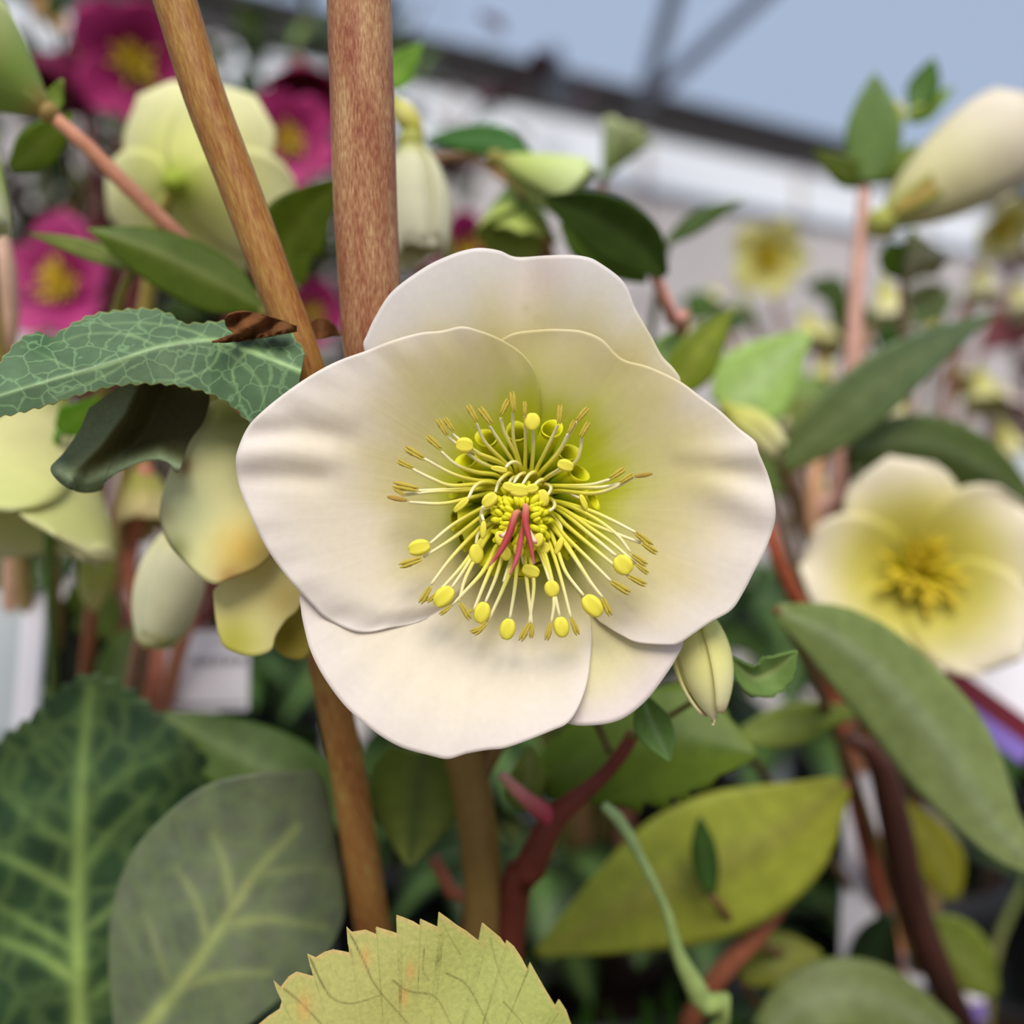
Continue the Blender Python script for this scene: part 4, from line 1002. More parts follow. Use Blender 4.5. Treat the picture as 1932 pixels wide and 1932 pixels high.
# thin pale shoot, lower right
stem(A, [(1140, 1520, .186, 9), (1170, 1550, .187, 12), (1215, 1630, .189, 9), (1258, 1720, .191, 9), (1280, 1800, .193, 13), (1325, 1890, .196, 22), (1345, 1960, .2, 16), (bA + Vector((.03, -.004, -.003)), .003)], (146, 170, 112), (140, 144, 44), n=44, label='thin pale green shoot')
crown(A, 7, .09, .015, .05, 21, arc=(100, 400), base=(22, 34, 13))  # leaf colour darkened to carry the shade under the big flower
# crown of the two tall stems, above the picture
for q in ((668, -420, .150), (235, -330, .150)):
    t = P(*q)
    for k in range(4):
        a = k * 1.57 + q[0]
        leaf3(A, [t, t + Vector((math.cos(a) * .012, math.sin(a) * .012, .01)), t + Vector((math.cos(a) * .03, math.sin(a) * .03, .008))], [.002, .008, .0005], facing=(0, 0, 1), n=14, m=3, seed=k)
    bud(A, t + Vector((0, .002, .014)), (0.1, .2, -.3), .010, (170, 175, 60), (226, 218, 160), (236, 226, 200), seed=31)
    stem(A, [(t, .0030), (t + Vector((0, .001, .010)), .002), (t + Vector((0, .002, .014)), .0015)], (150, 100, 60), n=12)

# ------------------------------------------------------------------ neighbouring plants
CR_I, CR_M, CR_O = (176, 176, 40), (226, 216, 150), (238, 228, 206)
def fl(pl, px, py, d, facing, rpx, **k):
    c = P(px, py, d)
    return flower3(pl, c, facing, rpx * d / F, **k)

# --- pale green plant on the left
bB = pot(-0.165, 0.335, 'black plastic pot at the left, under the pale green nodding flowers')
B = Plant(bB, 'pale green hellebore plant with nodding flowers on pink stalks at the left')
PG = dict(inner=(156, 176, 60), mid=(214, 218, 132), outer=(232, 232, 172))
fl(B, 92, 212, .185, (-1.0, -.25, .75), 205, th0=58, th1=62, inner=(180, 150, 90), mid=(150, 176, 84), outer=(222, 226, 160), seed=2, roll=.2, centre=False, label='pale green nodding flower at the upper left edge', mi=.35)
stem(B, [(92, 212, .185, 12), (150, 262, .187, 14), (240, 352, .190, 15), (330, 440, .194, 14), (430, 560, .200, 14), (450, 800, .22, 14), (bB + Vector((.008, .004, -.003)), .003)], (214, 146, 116), (200, 130, 100), n=40)
leaf(B, [(92, 225, .190), (105, 180, .190), (118, 150, .189)], [8, 18, 3], base=(140, 172, 70), rib=(170, 190, 100), n=14, m=3)
fl(B, -20, 262, .180, (-.1, -.2, -1), 200, th0=62, th1=78, inner=(150, 172, 70), mid=(180, 196, 110), outer=(226, 228, 184), seed=3, centre=False, roll=.5, width=.9)
droop(B, P(-20, 262, .180), .0016, (200, 170, 110))
fl(B, 330, 345, .222, (.15, .75, .25), 235, th0=35, th1=25, inner=(170, 184, 66), mid=(222, 222, 136), outer=(240, 236, 184), seed=5, centre=False, roll=.95, label='big pale yellow-green flower seen from behind', width=1.1)
droop(B, P(330, 345, .222), .0018, (180, 170, 80), (170, 120, 90))
leaf(B, [(500, 585, .192), (420, 540, .190), (300, 480, .188), (165, 432, .186)], [6, 56, 62, 44, 2], base=(90, 112, 30), rib=(120, 136, 56), lat=4, latamt=.15, fold=-18, tilt=14, seed=6)
leaf(B, [(250, 505, .192), (160, 470, .191), (55, 440, .190)], [6, 18, 14, 2], base=(128, 146, 84), rib=(150, 160, 90), n=16, m=3)
leaf(B, [(560, 540, .205), (540, 470, .203), (580, 400, .201), (650, 335, .199)], [20, 58, 62, 34, 4], base=(98, 118, 24), rib=(120, 136, 40), lat=4, latamt=.15, fold=10, seed=7)
for q in ((500, 585, .192), (250, 505, .192), (560, 540, .205)): droop(B, P(*q), .0012, (140, 130, 60))
stem(B, [(-10, 420, .215, 20), (14, 560, .215, 22), (0, 720, .218, 24), (30, 950, .24, 22), (bB + Vector((-.012, .004, -.003)), .004)], (222, 180, 156), (190, 140, 110), n=30)
leaf(B, [(20, 320, .205), (60, 290, .205), (110, 240, .205), (135, 215, .205)], [8, 36, 30, 4], base=(96, 120, 30), rib=(120, 140, 50), n=16, m=4)
# lower left blossoms of the same plant
fl(B, 95, 730, .212, (-.12, -.35, -1), 370, th0=52, th1=66, inner=(190, 190, 90), mid=(228, 222, 160), outer=(214, 216, 140), seed=8, centre=False, roll=.1, label='pale yellow nodding flower at the left edge', tipc=(236, 228, 190), width=.95)
droop(B, P(95, 730, .212), .0017, (180, 150, 90))
leaf(B, [(110, 812, .196), (150, 785, .195), (185, 748, .194)], [10, 34, 20, 3], base=(84, 132, 22), rib=(110, 150, 40), n=14, m=4)
droop(B, P(110, 815, .196), .001, (100, 140, 60))
c0 = P(352, 985, .192); c1 = P(288, 1215, .190)
bud(B, c0, c1 - c0, .0270, (226, 220, 150), (250, 242, 200), (240, 238, 196), (200, 196, 110), 9, 'plump cream bud left of the faded flower', roll=.2, th1=120, width=1.1)
droop(B, c0, .0016, (206, 140, 120))
c0 = P(190, 1020, .222); c1 = P(170, 1160, .222)
bud(B, c0, c1 - c0, .017, (150, 160, 50), (190, 196, 96), (222, 214, 140), None, 10, roll=.7)
droop(B, c0, .0015, (206, 120, 90))
fl(B, 270, 870, .235, (.2, -.3, -1), 150, th0=62, th1=72, inner=(180, 170, 80), mid=(196, 190, 90), outer=(224, 206, 150), seed=11, centre=False, roll=.3)
stem(B, [(275, 880, .232, 14), (270, 950, .232, 15), (240, 1060, .234, 15), (270, 1200, .238, 16), (290, 1300, .245, 17), (bB + Vector((.014, -.004, -.003)), .003)], (216, 136, 110), (150, 80, 60), n=30)
leaf(B, [(215, 1200, .262), (190, 1170, .262), (160, 1140, .262), (130, 1150, .262)], [10, 44, 48, 20], base=(74, 92, 24), rib=(90, 106, 40), n=16, m=4)
leaf(B, [(215, 1330, .250), (225, 1270, .250), (235, 1220, .250), (250, 1180, .250)], [14, 40, 34, 4], base=(118, 150, 90), rib=(150, 170, 110), n=16, m=4)
for q in ((215, 1200, .262), (215, 1330, .250)): droop(B, P(*q), .001, (110, 110, 60))
leaf(B, [(200, 1330, .262), (150, 1260, .262), (110, 1180, .262), (90, 1110, .262)], [30, 60, 64, 40, 6], base=(34, 36, 22), rib=(46, 48, 30), n=18, m=4)  # near-black leaf added to fill a gap that is only in shadow
droop(B, P(200, 1330, .262), .001, (60, 50, 40))
crown(B, 8, .10, .03, .075, 41, arc=(0, 360), base=(52, 82, 40))

# --- magenta plant further back on the left
bC = pot(-0.21, 0.52, 'black plastic pot under the magenta flowers')
C_ = Plant(bC, 'magenta hellebore plant with wine red flowers behind the pale green one')
MG = dict(inner=(170, 120, 90), mid=(150, 30, 92), outer=(188, 56, 120), ccol=(206, 176, 60))
mag = [(255, 120, .40, (.3, -.8, -.35), 130, {}), (150, 95, .43, (-.5, -.2, -1), 130, dict(outer=(110, 14, 56), mid=(90, 10, 46))), (565, 120, .41, (.1, -.3, -1), 120, dict(outer=(176, 22, 90), mid=(120, 10, 60))), (545, 275, .40, (.3, -.9, .0), 100, {}),
       (130, 545, .38, (-.1, -.95, .1), 130, dict(outer=(190, 70, 130))), (75, 640, .42, (.2, -.3, -1), 120, {}), (125, 400, .44, (0, -.2, -1), 95, dict(outer=(130, 16, 60))), (590, 590, .44, (.2, -.9, -.2), 70, {}), (875, 470, .44, (.3, -.8, -.3), 80, {}),
       (210, 20, .45, (.2, -.4, -1), 120, dict(outer=(150, 20, 80))), (500, 470, .45, (0, -.6, -.6), 90, dict(outer=(120, 20, 66)))]
for i, (x, y, d, f, r, kw) in enumerate(mag):
    k = dict(MG); k.update(kw)
    fl(C_, x, y, d, f, r, th0=48, th1=18 if f[1] < -.7 else 55, seed=50 + i, roll=i * .7, centre=f[1] < -.7, **k)
    droop(C_, P(x, y, d), .0018, (150, 60, 70), (120, 70, 60))
for i, (x, y, d, L, a) in enumerate([(90, 40, .42, 70, 1.0), (240, 250, .45, 80, 2.2), (560, 420, .43, 80, .4), (420, 120, .46, 80, 2.6), (300, 600, .42, 90, .2), (30, 180, .44, 80, 1.6)]):
    x2, y2 = x + math.cos(a) * L, y - math.sin(a) * L
    leaf(C_, [(x, y, d), ((x + x2) / 2, (y + y2) / 2 - 8, d), (x2, y2, d)], [6, L * .28, 2], base=(44, 66, 30), rib=(80, 100, 50), n=14, m=3, seed=i)
    droop(C_, P(x, y, d), .001, (100, 80, 50))
leaf(C_, [(120, 60, .44), (95, 25, .44), (60, -10, .44)], [10, 26, 4], base=(176, 128, 74), rib=(190, 150, 100), n=12, m=3)
droop(C_, P(120, 60, .44), .001, (120, 80, 60))
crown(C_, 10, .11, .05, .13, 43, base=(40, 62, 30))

# --- plant just behind, centre
bE = pot(0.03, 0.44, 'black plastic pot behind the foreground pot, centre')
E = Plant(bE, 'cream hellebore plant close behind the top petal with a drooping cream flower')
fl(E, 775, 268, .215, (.08, -.15, -1), 250, th0=42, th1=112, inner=(196, 196, 100), mid=(250, 244, 204), outer=(252, 246, 214), seed=12, centre=False, roll=.4, label='plump cream nodding flower right of the thick stem', width=1.1)
droop(E, P(770, 262, .215), .0017, (160, 150, 80))
c0 = P(742, 190, .225); c1 = P(800, 262, .224)
bud(E, c0, c1 - c0, .0125, (190, 190, 70), (224, 216, 130), (196, 190, 70), (210, 170, 110), 13, roll=.5)
droop(E, c0, .0014, (150, 140, 80))
leaf(E, [(735, 165, .23), (755, 130, .23), (795, 82, .23)], [14, 30, 20, 3], base=(110, 156, 50), rib=(140, 176, 80), n=14, m=4)
leaf(E, [(1010, 300, .24), (940, 268, .24), (880, 262, .24), (806, 262, .24)], [4, 26, 28, 20, 2], base=(66, 116, 60), rib=(100, 146, 90), n=20, m=4, tilt=10)
stem(E, [(800, 300, .245, 8), (870, 290, .245, 9), (930, 310, .243, 9), (1000, 390, .243, 8), (1040, 480, .248, 10), (1030, 700, .27, 12), (bE + Vector((.006, -.006, -.003)), .003)], (186, 140, 100), (150, 110, 80), n=30)
c0 = P(930, 295, .235); c1 = P(1105, 370, .234)
fl(E, 935, 300, .236, (c1 - c0), 185, th0=66, th1=82, inner=(160, 150, 80), mid=(196, 210, 120), outer=(214, 226, 160), seed=14, centre=False, roll=.2, width=.9, n=5, label='pale green half open flower pointing right')
fl(E, 985, 330, .250, (-.1, -.25, -1), 165, th0=60, th1=70, inner=(150, 170, 60), mid=(150, 184, 96), outer=(196, 210, 110), seed=15, centre=False, roll=.8)
droop(E, P(985, 330, .250), .0015, (170, 130, 100))
fl(E, 1140, 330, .30, (.45, -.2, .8), 110, th0=60, th1=70, inner=(150, 180, 80), mid=(186, 206, 130), outer=(206, 214, 160), seed=16, centre=False)
droop(E, P(1140, 330, .30), .0016, (200, 140, 120))
leaf(E, [(1255, 520, .218), (1200, 460, .216), (1120, 410, .214), (1030, 375, .213)], [10, 52, 60, 44, 8], base=(62, 86, 30), rib=(80, 102, 46), lat=4, latamt=.12, fold=12, tilt=-14, seed=16, label='dark green leaf above the top petal')
leaf(E, [(1060, 420, .222), (1110, 470, .221), (1180, 510, .22), (1220, 530, .22)], [8, 30, 26, 6], base=(70, 98, 14), rib=(90, 110, 30), n=16, m=4)
stem(E, [(1235, 515, .220, 11), (1255, 570, .224, 13), (1278, 640, .230, 14), (1270, 760, .25, 14), (bE + Vector((.014, 0, -.003)), .003)], (214, 150, 132), (190, 120, 100), n=26)
leaf(E, [(1262, 455, .26), (1320, 415, .26), (1400, 378, .26)], [8, 20, 16, 2], base=(72, 96, 50), rib=(96, 116, 70), n=14, m=3)
droop(E, P(1262, 455, .26), .001, (90, 100, 50))
leaf(E, [(1270, 740, .225), (1310, 680, .224), (1345, 630, .224), (1385, 580, .224)], [20, 44, 40, 22, 2], base=(112, 128, 24), rib=(140, 150, 50), n=20, m=4, seed=4)
leaf(E, [(1240, 720, .232), (1270, 660, .232), (1300, 640, .232)], [20, 40, 20], base=(140, 172, 110), rib=(160, 186, 130), n=14, m=4)
leaf(E, [(1370, 780, .255), (1430, 720, .255), (1490, 660, .255), (1530, 630, .255)], [40, 80, 70, 40, 6], base=(158, 188, 122), rib=(180, 204, 140), n=20, m=4, seed=5)
for q in ((1270, 740, .225), (1240, 720, .232), (1370, 780, .255)): droop(E, P(*q), .0011, (130, 130, 70))
c0 = P(1370, 770, .245); c1 = P(1475, 860, .243)
bud(E, c0, c1 - c0, .0185, (200, 200, 90), (226, 222, 130), (240, 234, 180), None, 17, 'pale yellow bud beside the right petal', roll=.3, th1=122)
droop(E, c0, .0015, (170, 150, 90))
crown(E, 8, .10, .02, .06, 45, base=(24, 38, 15))  # shade below the flowers is put into this dark leaf colour

# --- tall cream plant on the right
bD = pot(0.155, 0.335, 'black plastic pot at the right, under the open cream flower')
D_ = Plant(bD, 'tall cream hellebore plant on the right with one open flower facing forward')
fl(D_, 1722, 1085, .262, (-.22, -.95, .12), 232, th0=52, th1=8, inner=(150, 146, 6), mid=(206, 194, 84), outer=(240, 228, 204), seed=18, roll=.55, label='open cream flower with a yellow-green heart, right of the big one', mi=.42, width=1.08, ccol=(206, 190, 10))
stem(D_, [(1722, 1085, .266, 10), (1712, 1110, .278, 12), (1690, 1240, .29, 14), (1640, 1400, .30, 16), (bD + Vector((.0, .006, -.003)), .003)], (170, 120, 70), n=24)
stem(D_, [(1632, 330, .275, 11), (1625, 430, .275, 13), (1615, 560, .276, 15), (1606, 700, .278, 17), (1592, 800, .28, 17), (1580, 930, .284, 18), (1560, 1100, .29, 18), (bD + Vector((-.008, .004, -.003)), .004)], (220, 172, 156), (216, 150, 130), n=50, label='long pink stem on the right')
stem(D_, [(1640, 620, .30, 12), (1590, 740, .295, 13), (1545, 860, .29, 14), (1535, 960, .285, 16), (1546, 1080, .28, 18), (1560, 1200, .285, 18), (bD + Vector((-.014, -.002, -.003)), .004)], (206, 160, 120), (220, 140, 96), n=40)
stem(D_, [(1448, 990, .235, 14), (1470, 1060, .236, 14), (1505, 1140, .238, 15), (1560, 1280, .25, 15), (bD + Vector((-.016, -.006, -.003)), .003)], (150, 74, 46), (140, 70, 50), n=26)
leaf(D_, [(1640, 345, .272), (1646, 290, .272), (1648, 220, .272), (1650, 138, .272)], [14, 46, 50, 34, 3], base=(84, 110, 44), tip=(120, 146, 90), rib=(100, 126, 60), n=20, m=4, seed=6, label='upright green leaf against the roof')
leaf(D_, [(1640, 345, .274), (1590, 320, .274), (1535, 285, .275)], [12, 28, 20, 3], base=(86, 104, 34), rib=(110, 126, 50), n=14, m=3)
leaf(D_, [(1640, 340, .276), (1690, 310, .277), (1730, 270, .278)], [10, 24, 18, 3], base=(104, 122, 44), rib=(120, 140, 60), n=14, m=3)
stem(D_, [(1640, 335, .276, 6), (1680, 260, .278, 7), (1712, 215, .278, 6), (1740, 200, .278, 5)], (190, 170, 120), (150, 170, 80), n=16)
leaf(D_, [(1720, 205, .278), (1740, 170, .278), (1762, 110, .277)], [10, 28, 24, 3], base=(60, 100, 24), rib=(80, 120, 40), n=14, m=4)
leaf(D_, [(1715, 225, .279), (1745, 205, .279), (1800, 165, .279)], [10, 22, 14, 2], base=(110, 146, 46), rib=(140, 166, 60), n=14, m=3)
c0 = P(1700, 225, .28); c1 = P(1690, 180, .28)
bud(D_, c0, c1 - c0, .006, (180, 180, 90), (214, 210, 120), (220, 214, 130), None, 19)
c0 = P(1650, 415, .27); c1 = P(1932, 235, .268)
fl(D_, 1665, 420, .272, (c1 - c0), 310, th0=54, th1=92, inner=(186, 188, 96), mid=(232, 224, 170), outer=(238, 226, 206), seed=20, centre=False, roll=.3, width=.8, label='cream flower seen from the side, pointing to the upper right')
stem(D_, [(1665, 420, .272, 10), (1645, 425, .274, 11), (1628, 450, .275, 11)], (206, 180, 140), n=8)
leaf(D_, [(1680, 400, .262), (1760, 350, .262), (1850, 270, .262)], [6, 22, 18, 3], base=(150, 150, 60), rib=(190, 150, 100), n=14, m=3)
leaf(D_, [(1665, 470, .29), (1700, 490, .29), (1760, 470, .29)], [14, 36, 30, 6], base=(98, 132, 24), rib=(110, 140, 40), n=14, m=4)
fl(D_, 1720, 440, .29, (.3, -.2, -1), 90, th0=60, th1=70, inner=(120, 150, 40), mid=(190, 190, 130), outer=(206, 200, 160), seed=21, centre=False)
droop(D_, P(1720, 440, .29), .0014, (190, 150, 120))
leaf(D_, [(1470, 880, .25), (1580, 790, .25), (1720, 680, .252), (1875, 592, .255)], [20, 52, 56, 34, 4], base=(92, 104, 62), tip=(98, 120, 90), rib=(112, 124, 80), lat=5, latamt=.1, tilt=12, seed=7, label='long dull green leaf slanting across the right side')
leaf(D_, [(1600, 850, .262), (1720, 835, .262), (1830, 870, .262), (1960, 960, .262)], [30, 52, 58, 44, 8], base=(82, 98, 60), rib=(106, 120, 80), lat=4, latamt=.1, fold=-12, seed=8)
leaf(D_, [(1600, 930, .30), (1720, 900, .30), (1850, 930, .30), (1960, 1000, .30)], [30, 50, 60, 30, 4], base=(50, 66, 30), rib=(70, 84, 40), n=20, m=4)
leaf(D_, [(1465, 1150, .205), (1600, 1220, .206), (1750, 1370, .208), (1880, 1560, .21), (1960, 1640, .212)], [14, 70, 88, 92, 60, 20], base=(112, 128, 88), tip=(140, 152, 96), rib=(140, 152, 110), lat=4, latamt=.1, fold=-10, tilt=-8, seed=9, label='broad grey-green leaf running to the lower right corner')
leaf(D_, [(1390, 1390, .23), (1480, 1370, .23), (1560, 1350, .23), (1640, 1340, .23)], [10, 34, 38, 20, 3], base=(116, 128, 60), rib=(130, 146, 70), n=16, m=4)
leaf(D_, [(1592, 1480, .226), (1450, 1590, .228), (1250, 1680, .23), (1010, 1800, .232)], [20, 110, 128, 80, 6], base=(158, 160, 68), rib=(142, 140, 60), tip=(138, 146, 50), lat=3, latamt=.1, fold=-8, tilt=-12, seed=10, label='large yellow-green leaf under the broad leaf')
leaf(D_, [(1340, 1690, .222), (1330, 1620, .222), (1320, 1540, .222)], [10, 24, 22, 3], base=(50, 80, 30), rib=(70, 100, 40), n=12, m=3)  # dark leaf stands in for a leaf-shaped shadow on the yellow-green leaf
stem(D_, [(1600, 1478, .232, 9), (1530, 1600, .234, 17), (1440, 1750, .236, 18), (1345, 1860, .24, 20), (1330, 1990, .26, 18), (bD + Vector((-.03, -.004, -.003)), .0035)], (150, 84, 62), (150, 94, 60), n=34, label='brown stem slanting down below the yellow-green leaf')
stem(D_, [(1600, 1390, .246, 14), (1655, 1430, .246, 22), (1690, 1560, .25, 30), (1720, 1700, .255, 30), (1790, 1880, .265, 28), (bD + Vector((.012, .006, -.003)), .005)], (70, 36, 26), (56, 26, 18), n=34, label='dark brown stem in the lower right')
leaf(D_, [(1400, 1850, .25), (1460, 1810, .25), (1550, 1800, .25)], [12, 44, 40, 6], base=(118, 122, 40), rib=(130, 136, 50), n=14, m=4)
leaf(D_, [(1440, 1960, .235), (1520, 1890, .235), (1640, 1880, .235), (1800, 1960, .235)], [30, 60, 60, 30], base=(104, 114, 80), rib=(120, 130, 90), n=18, m=4)
leaf(D_, [(1740, 1740, .262), (1800, 1790, .262), (1880, 1880, .262)], [20, 56, 50, 10], base=(104, 116, 48), rib=(120, 130, 60), n=16, m=4)
leaf(D_, [(1700, 1520, .285), (1760, 1600, .285), (1800, 1700, .285)], [14, 40, 44, 10], base=(130, 128, 40), rib=(140, 140, 60), n=14, m=4)
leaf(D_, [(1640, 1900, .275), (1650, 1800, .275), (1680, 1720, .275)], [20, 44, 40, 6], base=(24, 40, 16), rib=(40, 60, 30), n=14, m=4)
for q in ((1470, 880, .25), (1600, 850, .262), (1600, 930, .30), (1465, 1150, .205), (1390, 1390, .23), (1340, 1690, .222), (1400, 1850, .25), (1740, 1740, .262), (1700, 1520, .285)): droop(D_, P(*q), .0012, (110, 80, 50))
c0 = P(1745, 1470, .29); c1 = P(1790, 1530, .29)
bud(D_, c0, c1 - c0, .009, (180, 160, 90), (214, 196, 130), (220, 200, 140), None, 22)
droop(D_, c0, .0013, (150, 100, 70))
c0 = P(1735, 1580, .29); c1 = P(1760, 1640, .29)
bud(D_, c0, c1 - c0, .009, (150, 140, 60), (196, 180, 90), (190, 176, 90), None, 23)
droop(D_, c0, .0013, (150, 100, 70))
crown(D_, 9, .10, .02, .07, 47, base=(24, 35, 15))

# --- small flowered plants further back on the right
bF = pot(0.21, 0.56, 'black plastic pot behind the tall cream plant')
F_ = Plant(bF, 'cream hellebore plant with many small blurred blossoms in front of the grey wall')
small = [(1440, 490, .50, (.1, -.9, -.2), 84, 1), (1880, 420, .42, (.3, -.6, -.6), 80, 1), (1850, 500, .44, (-.1, -.3, -1), 80, 0), (1520, 590, .42, (0, -.2, -1), 70, 0), (1480, 640, .44, (-.2, -.4, -1), 66, 0), (1610, 660, .40, (.1, -.3, -1), 90, 0), (1560, 680, .42, (-.4, -.4, -1), 60, 0),
         (1665, 530, .40, (.1, -.2, -1), 90, 0), (1700, 740, .42, (0, -.4, -1), 70, 0), (1850, 700, .42, (-.1, -.5, -1), 90, 0), (1890, 800, .44, (.2, -.3, -1), 80, 0), (1400, 560, .52, (0, -.4, -1), 60, 0), (1310, 610, .46, (0, -.4, -1), 50, 0), (1345, 540, .55, (0, -.5, -1), 50, 0), (1490, 760, .38, (0, -.3, -1), 60, 0), (1760, 600, .5, (0, -.5, -1), 70, 0), (1920, 540, .5, (0, -.5, -1), 70, 0), (1450, 690, .48, (-.1, -.5, -1), 80, 0), (1545, 610, .5, (.1, -.6, -.8), 80, 0), (1640, 760, .46, (.2, -.5, -1), 70, 0), (1760, 790, .46, (-.2, -.5, -1), 76, 0), (1790, 690, .5, (0, -.7, -.6), 80, 0), (1420, 830, .42, (0, -.4, -1), 60, 0)]
for i, (x, y, d, f, r, op) in enumerate(small):
    fl(F_, x, y, d, f, r, th0=50 if op else 62, th1=12 if op else 74, inner=(150, 146, 10) if op else (176, 180, 80), mid=(212, 204, 120), outer=(236, 228, 190) if i % 3 else (222, 216, 150), seed=70 + i, roll=i * .9, centre=bool(op), mi=.45)
    droop(F_, P(x, y, d), .0017, (196, 140, 120), (150, 110, 80))
for i, (x, y, d, x2, y2, w, c) in enumerate([(1640, 640, .38, 1560, 560, 34, (60, 84, 20)), (1650, 620, .38, 1740, 680, 30, (54, 84, 30)), (1700, 580, .42, 1790, 540, 24, (60, 66, 30)), (1340, 600, .45, 1290, 560, 30, (80, 110, 50)), (1420, 600, .48, 1330, 620, 26, (80, 100, 70)), (1560, 760, .36, 1500, 830, 50, (120, 130, 70)), (1480, 930, .34, 1400, 860, 40, (110, 130, 70)),
                                          (1800, 560, .46, 1700, 620, 30, (84, 100, 60)), (1900, 900, .36, 1800, 960, 50, (40, 56, 18)), (1760, 900, .36, 1900, 880, 46, (46, 60, 26)), (1640, 940, .36, 1560, 900, 40, (110, 122, 70)), (1850, 980, .33, 1930, 930, 50, (30, 40, 14)), (1600, 560, .45, 1520, 540, 26, (70, 90, 50)), (1460, 780, .4, 1560, 720, 44, (130, 156, 90))]):
    leaf(F_, [(x, y, d), ((x + x2) / 2, (y + y2) / 2 - 6, d), (x2, y2, d)], [8, w, w * .8, 3], base=c, rib=tuple(q + 20 for q in c), n=14, m=3, seed=i)
    droop(F_, P(x, y, d), .0011, (120, 110, 60))
crown(F_, 12, .13, .08, .17, 49, base=(46, 70, 36))
bG = pot(0.37, 0.62, 'black plastic pot at the far right, under the maroon stalks')
G_ = Plant(bG, 'hellebore plant with maroon stalks and pinkish white blossoms at the right edge')
for i, (x, y, d, f, r) in enumerate([(1900, 735, .50, (-.3, -.6, -.8), 90), (1850, 860, .52, (0, -.5, -1), 70), (1940, 640, .52, (0, -.5, -1), 70), (1905, 450, .6, (0, -.5, -1), 70)]):
    fl(G_, x, y, d, f, r, th0=58, th1=60, inner=(180, 170, 90), mid=(226, 206, 196), outer=(226, 208, 204), seed=90 + i, centre=False)
    stem(G_, [(P(x, y, d), .002), (P(x - 30 + i * 12, y + 120, d + .02), .0028), (P(x - 60 + i * 30, y + 300, d + .05), .003), (bG + Vector((i * .008 - .01, 0, -.003)), .003)], (110, 40, 56), (96, 40, 46), n=24)
leaf(G_, [(1960, 590, .5), (1900, 620, .5), (1850, 660, .5)], [30, 40, 30, 6], base=(104, 44, 56), rib=(120, 60, 70), n=14, m=3)
droop(G_, P(1955, 600, .5), .0012, (110, 40, 56))
crown(G_, 9, .12, .05, .15, 51, base=(44, 62, 36))

# --- more potted plants that fill the bench behind
fill = [(0.10, .73, 'leafy hellebore plant behind the centre pot', (50, 74, 40), .14), (-0.05, .60, 'dark leafy hellebore plant between the magenta and the cream plants', (36, 56, 28), .15),
        (-0.40, .68, 'dark leafy hellebore plant left of the magenta flowers', (34, 52, 28), .2), (0.30, .84, 'leafy hellebore plant in the back row on the right', (56, 78, 46), .15), (0.47, .86, 'leafy hellebore plant in the back row, right corner', (56, 78, 46), .15)]
for i, (x, y, lb, c, h) in enumerate(fill):
    b = pot(x, y, 'black plastic pot under the ' + ' '.join(lb.split()[:11]))
    pl = Plant(b, lb)
    crown(pl, 14, .12, h * .35, h, 60 + i, base=c)
    for k in range(4):
        a = i + k * 1.7
        p = b + Vector((math.cos(a) * .05, math.sin(a) * .05, h + .05 + .03 * (k % 2)))
        flower3(pl, p, (math.cos(a) * .5, math.sin(a) * .5 - .5, -.6), .024, 58, 55, (176, 180, 80), (214, 206, 130), (234, 226, 190) if x > -.1 else (170, 50, 100), seed=120 + i * 5 + k, centre=False)
        droop(pl, p, .0017)

# dark shrub in a tall pot at the back left: its twigs fill the top left corner
bS = pot(-0.26, 0.86, 'large black nursery pot at the back left under the dark shrub', .11, .24)
S_ = Plant(bS, 'dark leafy shrub with fine pale twigs in the back left corner', 'potted_shrub', 'shrub')
rs = random.Random(5)
for k in range(26):
    a = rs.random() * 6.28; top = bS + Vector((-.02 + .26 * (k / 25 * 2 - 1) , math.sin(a) * .10, rs.uniform(.30, .62)))
    mid_ = bS + Vector((math.cos(a) * .05, math.sin(a) * .05, .15))
    stem(S_, [(bS + Vector((0, 0, -.003)), .004), (mid_, .003), (top, .0015)], (84, 66, 48), n=14, nseg=6, name='twig')
    V, Fc, C = [], [], []
    for q in range(70):
        t = rs.uniform(.1, 1.05); p = mid_.lerp(top, t) + Vector((rs.gauss(0, .03), rs.gauss(0, .03), rs.gauss(0, .02)))
        d = Vector((rs.gauss(0, 1), rs.gauss(0, 1), rs.gauss(.3, .6))).normalized() * rs.uniform(.025, .05)
        c = (38, 56, 22) if (k * 7) % 5 else ((60, 26, 34) if k % 2 else (104, 130, 60))
        v, f, cc_, uv = blade_geo([p, p + d * .5 + Vector((0, 0, .003)), p + d], [.001, .011, .0006], facing=(0, -.4, 1), n=7, m=2, base=c, rib=tuple(q2 + 24 for q2 in c), lat=0)
        o = len(V); V += v; Fc += [[i + o for i in g] for g in f]; C += cc_
    S_.add('foliage', V, Fc, M['leaf'], cols=C, kind='stuff')

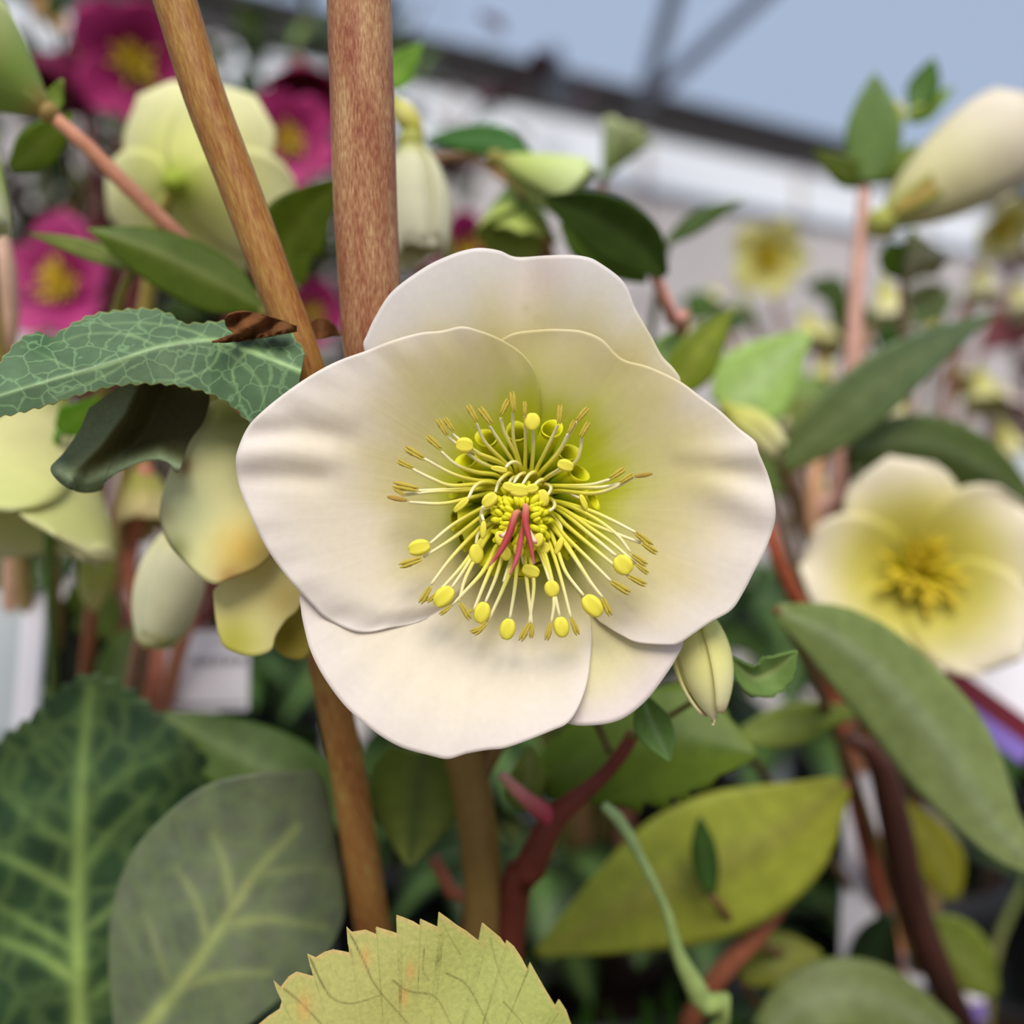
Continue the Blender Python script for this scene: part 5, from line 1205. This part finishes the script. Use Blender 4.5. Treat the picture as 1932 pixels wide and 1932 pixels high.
# ------------------------------------------------------------------ plant labels and cards
def card(name, label, px, py, d, w, h, tiltz, pitch, mat, prints=(), stake=None, group=None, yaw=0):
    """flat plastic label: w,h in pixels at distance d; prints: (x,y,w,h,mat) in label fractions"""
    c = P(px, py, d); k = d / F; w *= k; h *= k
    q = Matrix.Rotation(math.radians(yaw), 3, 'Z') @ Matrix.Rotation(math.radians(pitch), 3, 'X')
    X0, Y0, Z0 = q @ Vector((1, 0, 0)), q @ Vector((0, 1, 0)), q @ Vector((0, 0, 1))
    rot = Matrix.Rotation(math.radians(tiltz), 3, Y0)
    X, Y, Z = rot @ X0, Y0, rot @ Z0
    root = bpy.data.objects.new(name, None); root.empty_display_size = .02; COL.objects.link(root)
    base = stake if stake is not None else c - Z * h / 2
    root.location = base; tag(root, label, 'plant label', group)
    box('card', c, (w, .0006, h), mat, root, org=base, ax=(X, Y, Z))
    for (fx, fy, fw, fh, mm) in prints:
        pc = c + X * (fx * w) + Z * (fy * h) - Y * .0005
        box('print', pc, (fw * w, .0003, fh * h), mm, root, org=base, ax=(X, Y, Z))
    if stake is not None:
        top = c - Z * h * .48
        ln = (top - base).length; m_ = (top + base) / 2; zz = (top - base).normalized(); xx = X - zz * X.dot(zz); xx.normalize(); yy = zz.cross(xx)
        box('stake', m_, (min(w * .35, .008), .0008, ln), mat, root, org=base, ax=(xx, yy, zz))
    return root
cm = M
dash = [(-.10 + .13 * i, .12, .09, .10, cm['ink_grey']) for i in range(5)]
card('plant_label', 'white label with a short line of grey print, lower left behind the leaves', 386, 1265, .26, 168, 150, -1, -8, cm['card_white'], dash + [(0, -.42, .9, .03, cm['ink_grey'])], stake=Vector((-.122, .287, SOIL)), group='plant labels')
card('plant_label', 'pale grey upright label at the left edge beside the dark gap', 18, 1245, .25, 130, 260, 2, -6, cm['card_grey'], [(.3, 0, .32, .96, cm['card_white'])], stake=Vector((-.155, .276, SOIL)), group='plant labels')
card('plant_label', 'white label with a purple and a maroon band at the right edge', 1865, 1285, .28, 250, 190, 38, -15, cm['card_white'], [(.0, -.40, 1.0, .20, cm['ink_purple']), (.05, -.20, .9, .22, cm['ink_maroon'])], stake=Vector((.14, .382, SOIL)), group='plant labels')
card('plant_label', 'grey label with a pink picture cut by the right edge', 1960, 985, .30, 140, 240, 20, -12, cm['card_grey'], [(-.05, .05, .6, .45, cm['ink_pink'])], stake=Vector((.205, .345, SOIL)), group='plant labels')
card('plant_label', 'narrow white stake label beside the dark brown stem', 1622, 1650, .285, 66, 380, 2, 0, cm['card_white'], [], stake=Vector((.105, .295, SOIL)), group='plant labels')
card('plant_label', 'small white and blue label low on the right', 1712, 1850, .31, 78, 96, 6, 0, cm['card_white'], [(0, -.3, .98, .38, cm['ink_blue'])], stake=Vector((.128, .318, SOIL)), group='plant labels')
card('plant_label', 'tiny lilac label in the lower right corner', 1838, 1890, .33, 40, 70, -6, 0, cm['ink_purple'], [(0, .2, .9, .4, cm['card_white'])], stake=Vector((.165, .34, SOIL)), group='plant labels')

# grassy seedlings in a pot at the bottom
rm = random.Random(9); V, Fc, C = [], [], []
gb = Vector((.045, .262, SOIL))
for q in range(420):
    p = gb + Vector((rm.uniform(-.035, .03), rm.uniform(-.02, .025), -.002))
    top = p + Vector((rm.gauss(0, .006), rm.gauss(0, .006), rm.uniform(.025, .062)))
    v, f, cc_, uv = blade_geo([p, (p + top) / 2, top], [.0012, .0014, .0002], n=5, m=1, base=(36, 74, 12), rib=(60, 100, 24), lat=0, facing=(0, -1, .3))
    o = len(V); V += v; Fc += [[i + o for i in g] for g in f]; C += cc_
gr = mesh_obj('grass_tuft', V, Fc, M['moss'], org=gb, cols=C, kind='stuff')
gr.location = gb
tag(gr, 'low bright green grassy tuft at the foot of the plants', 'grass')
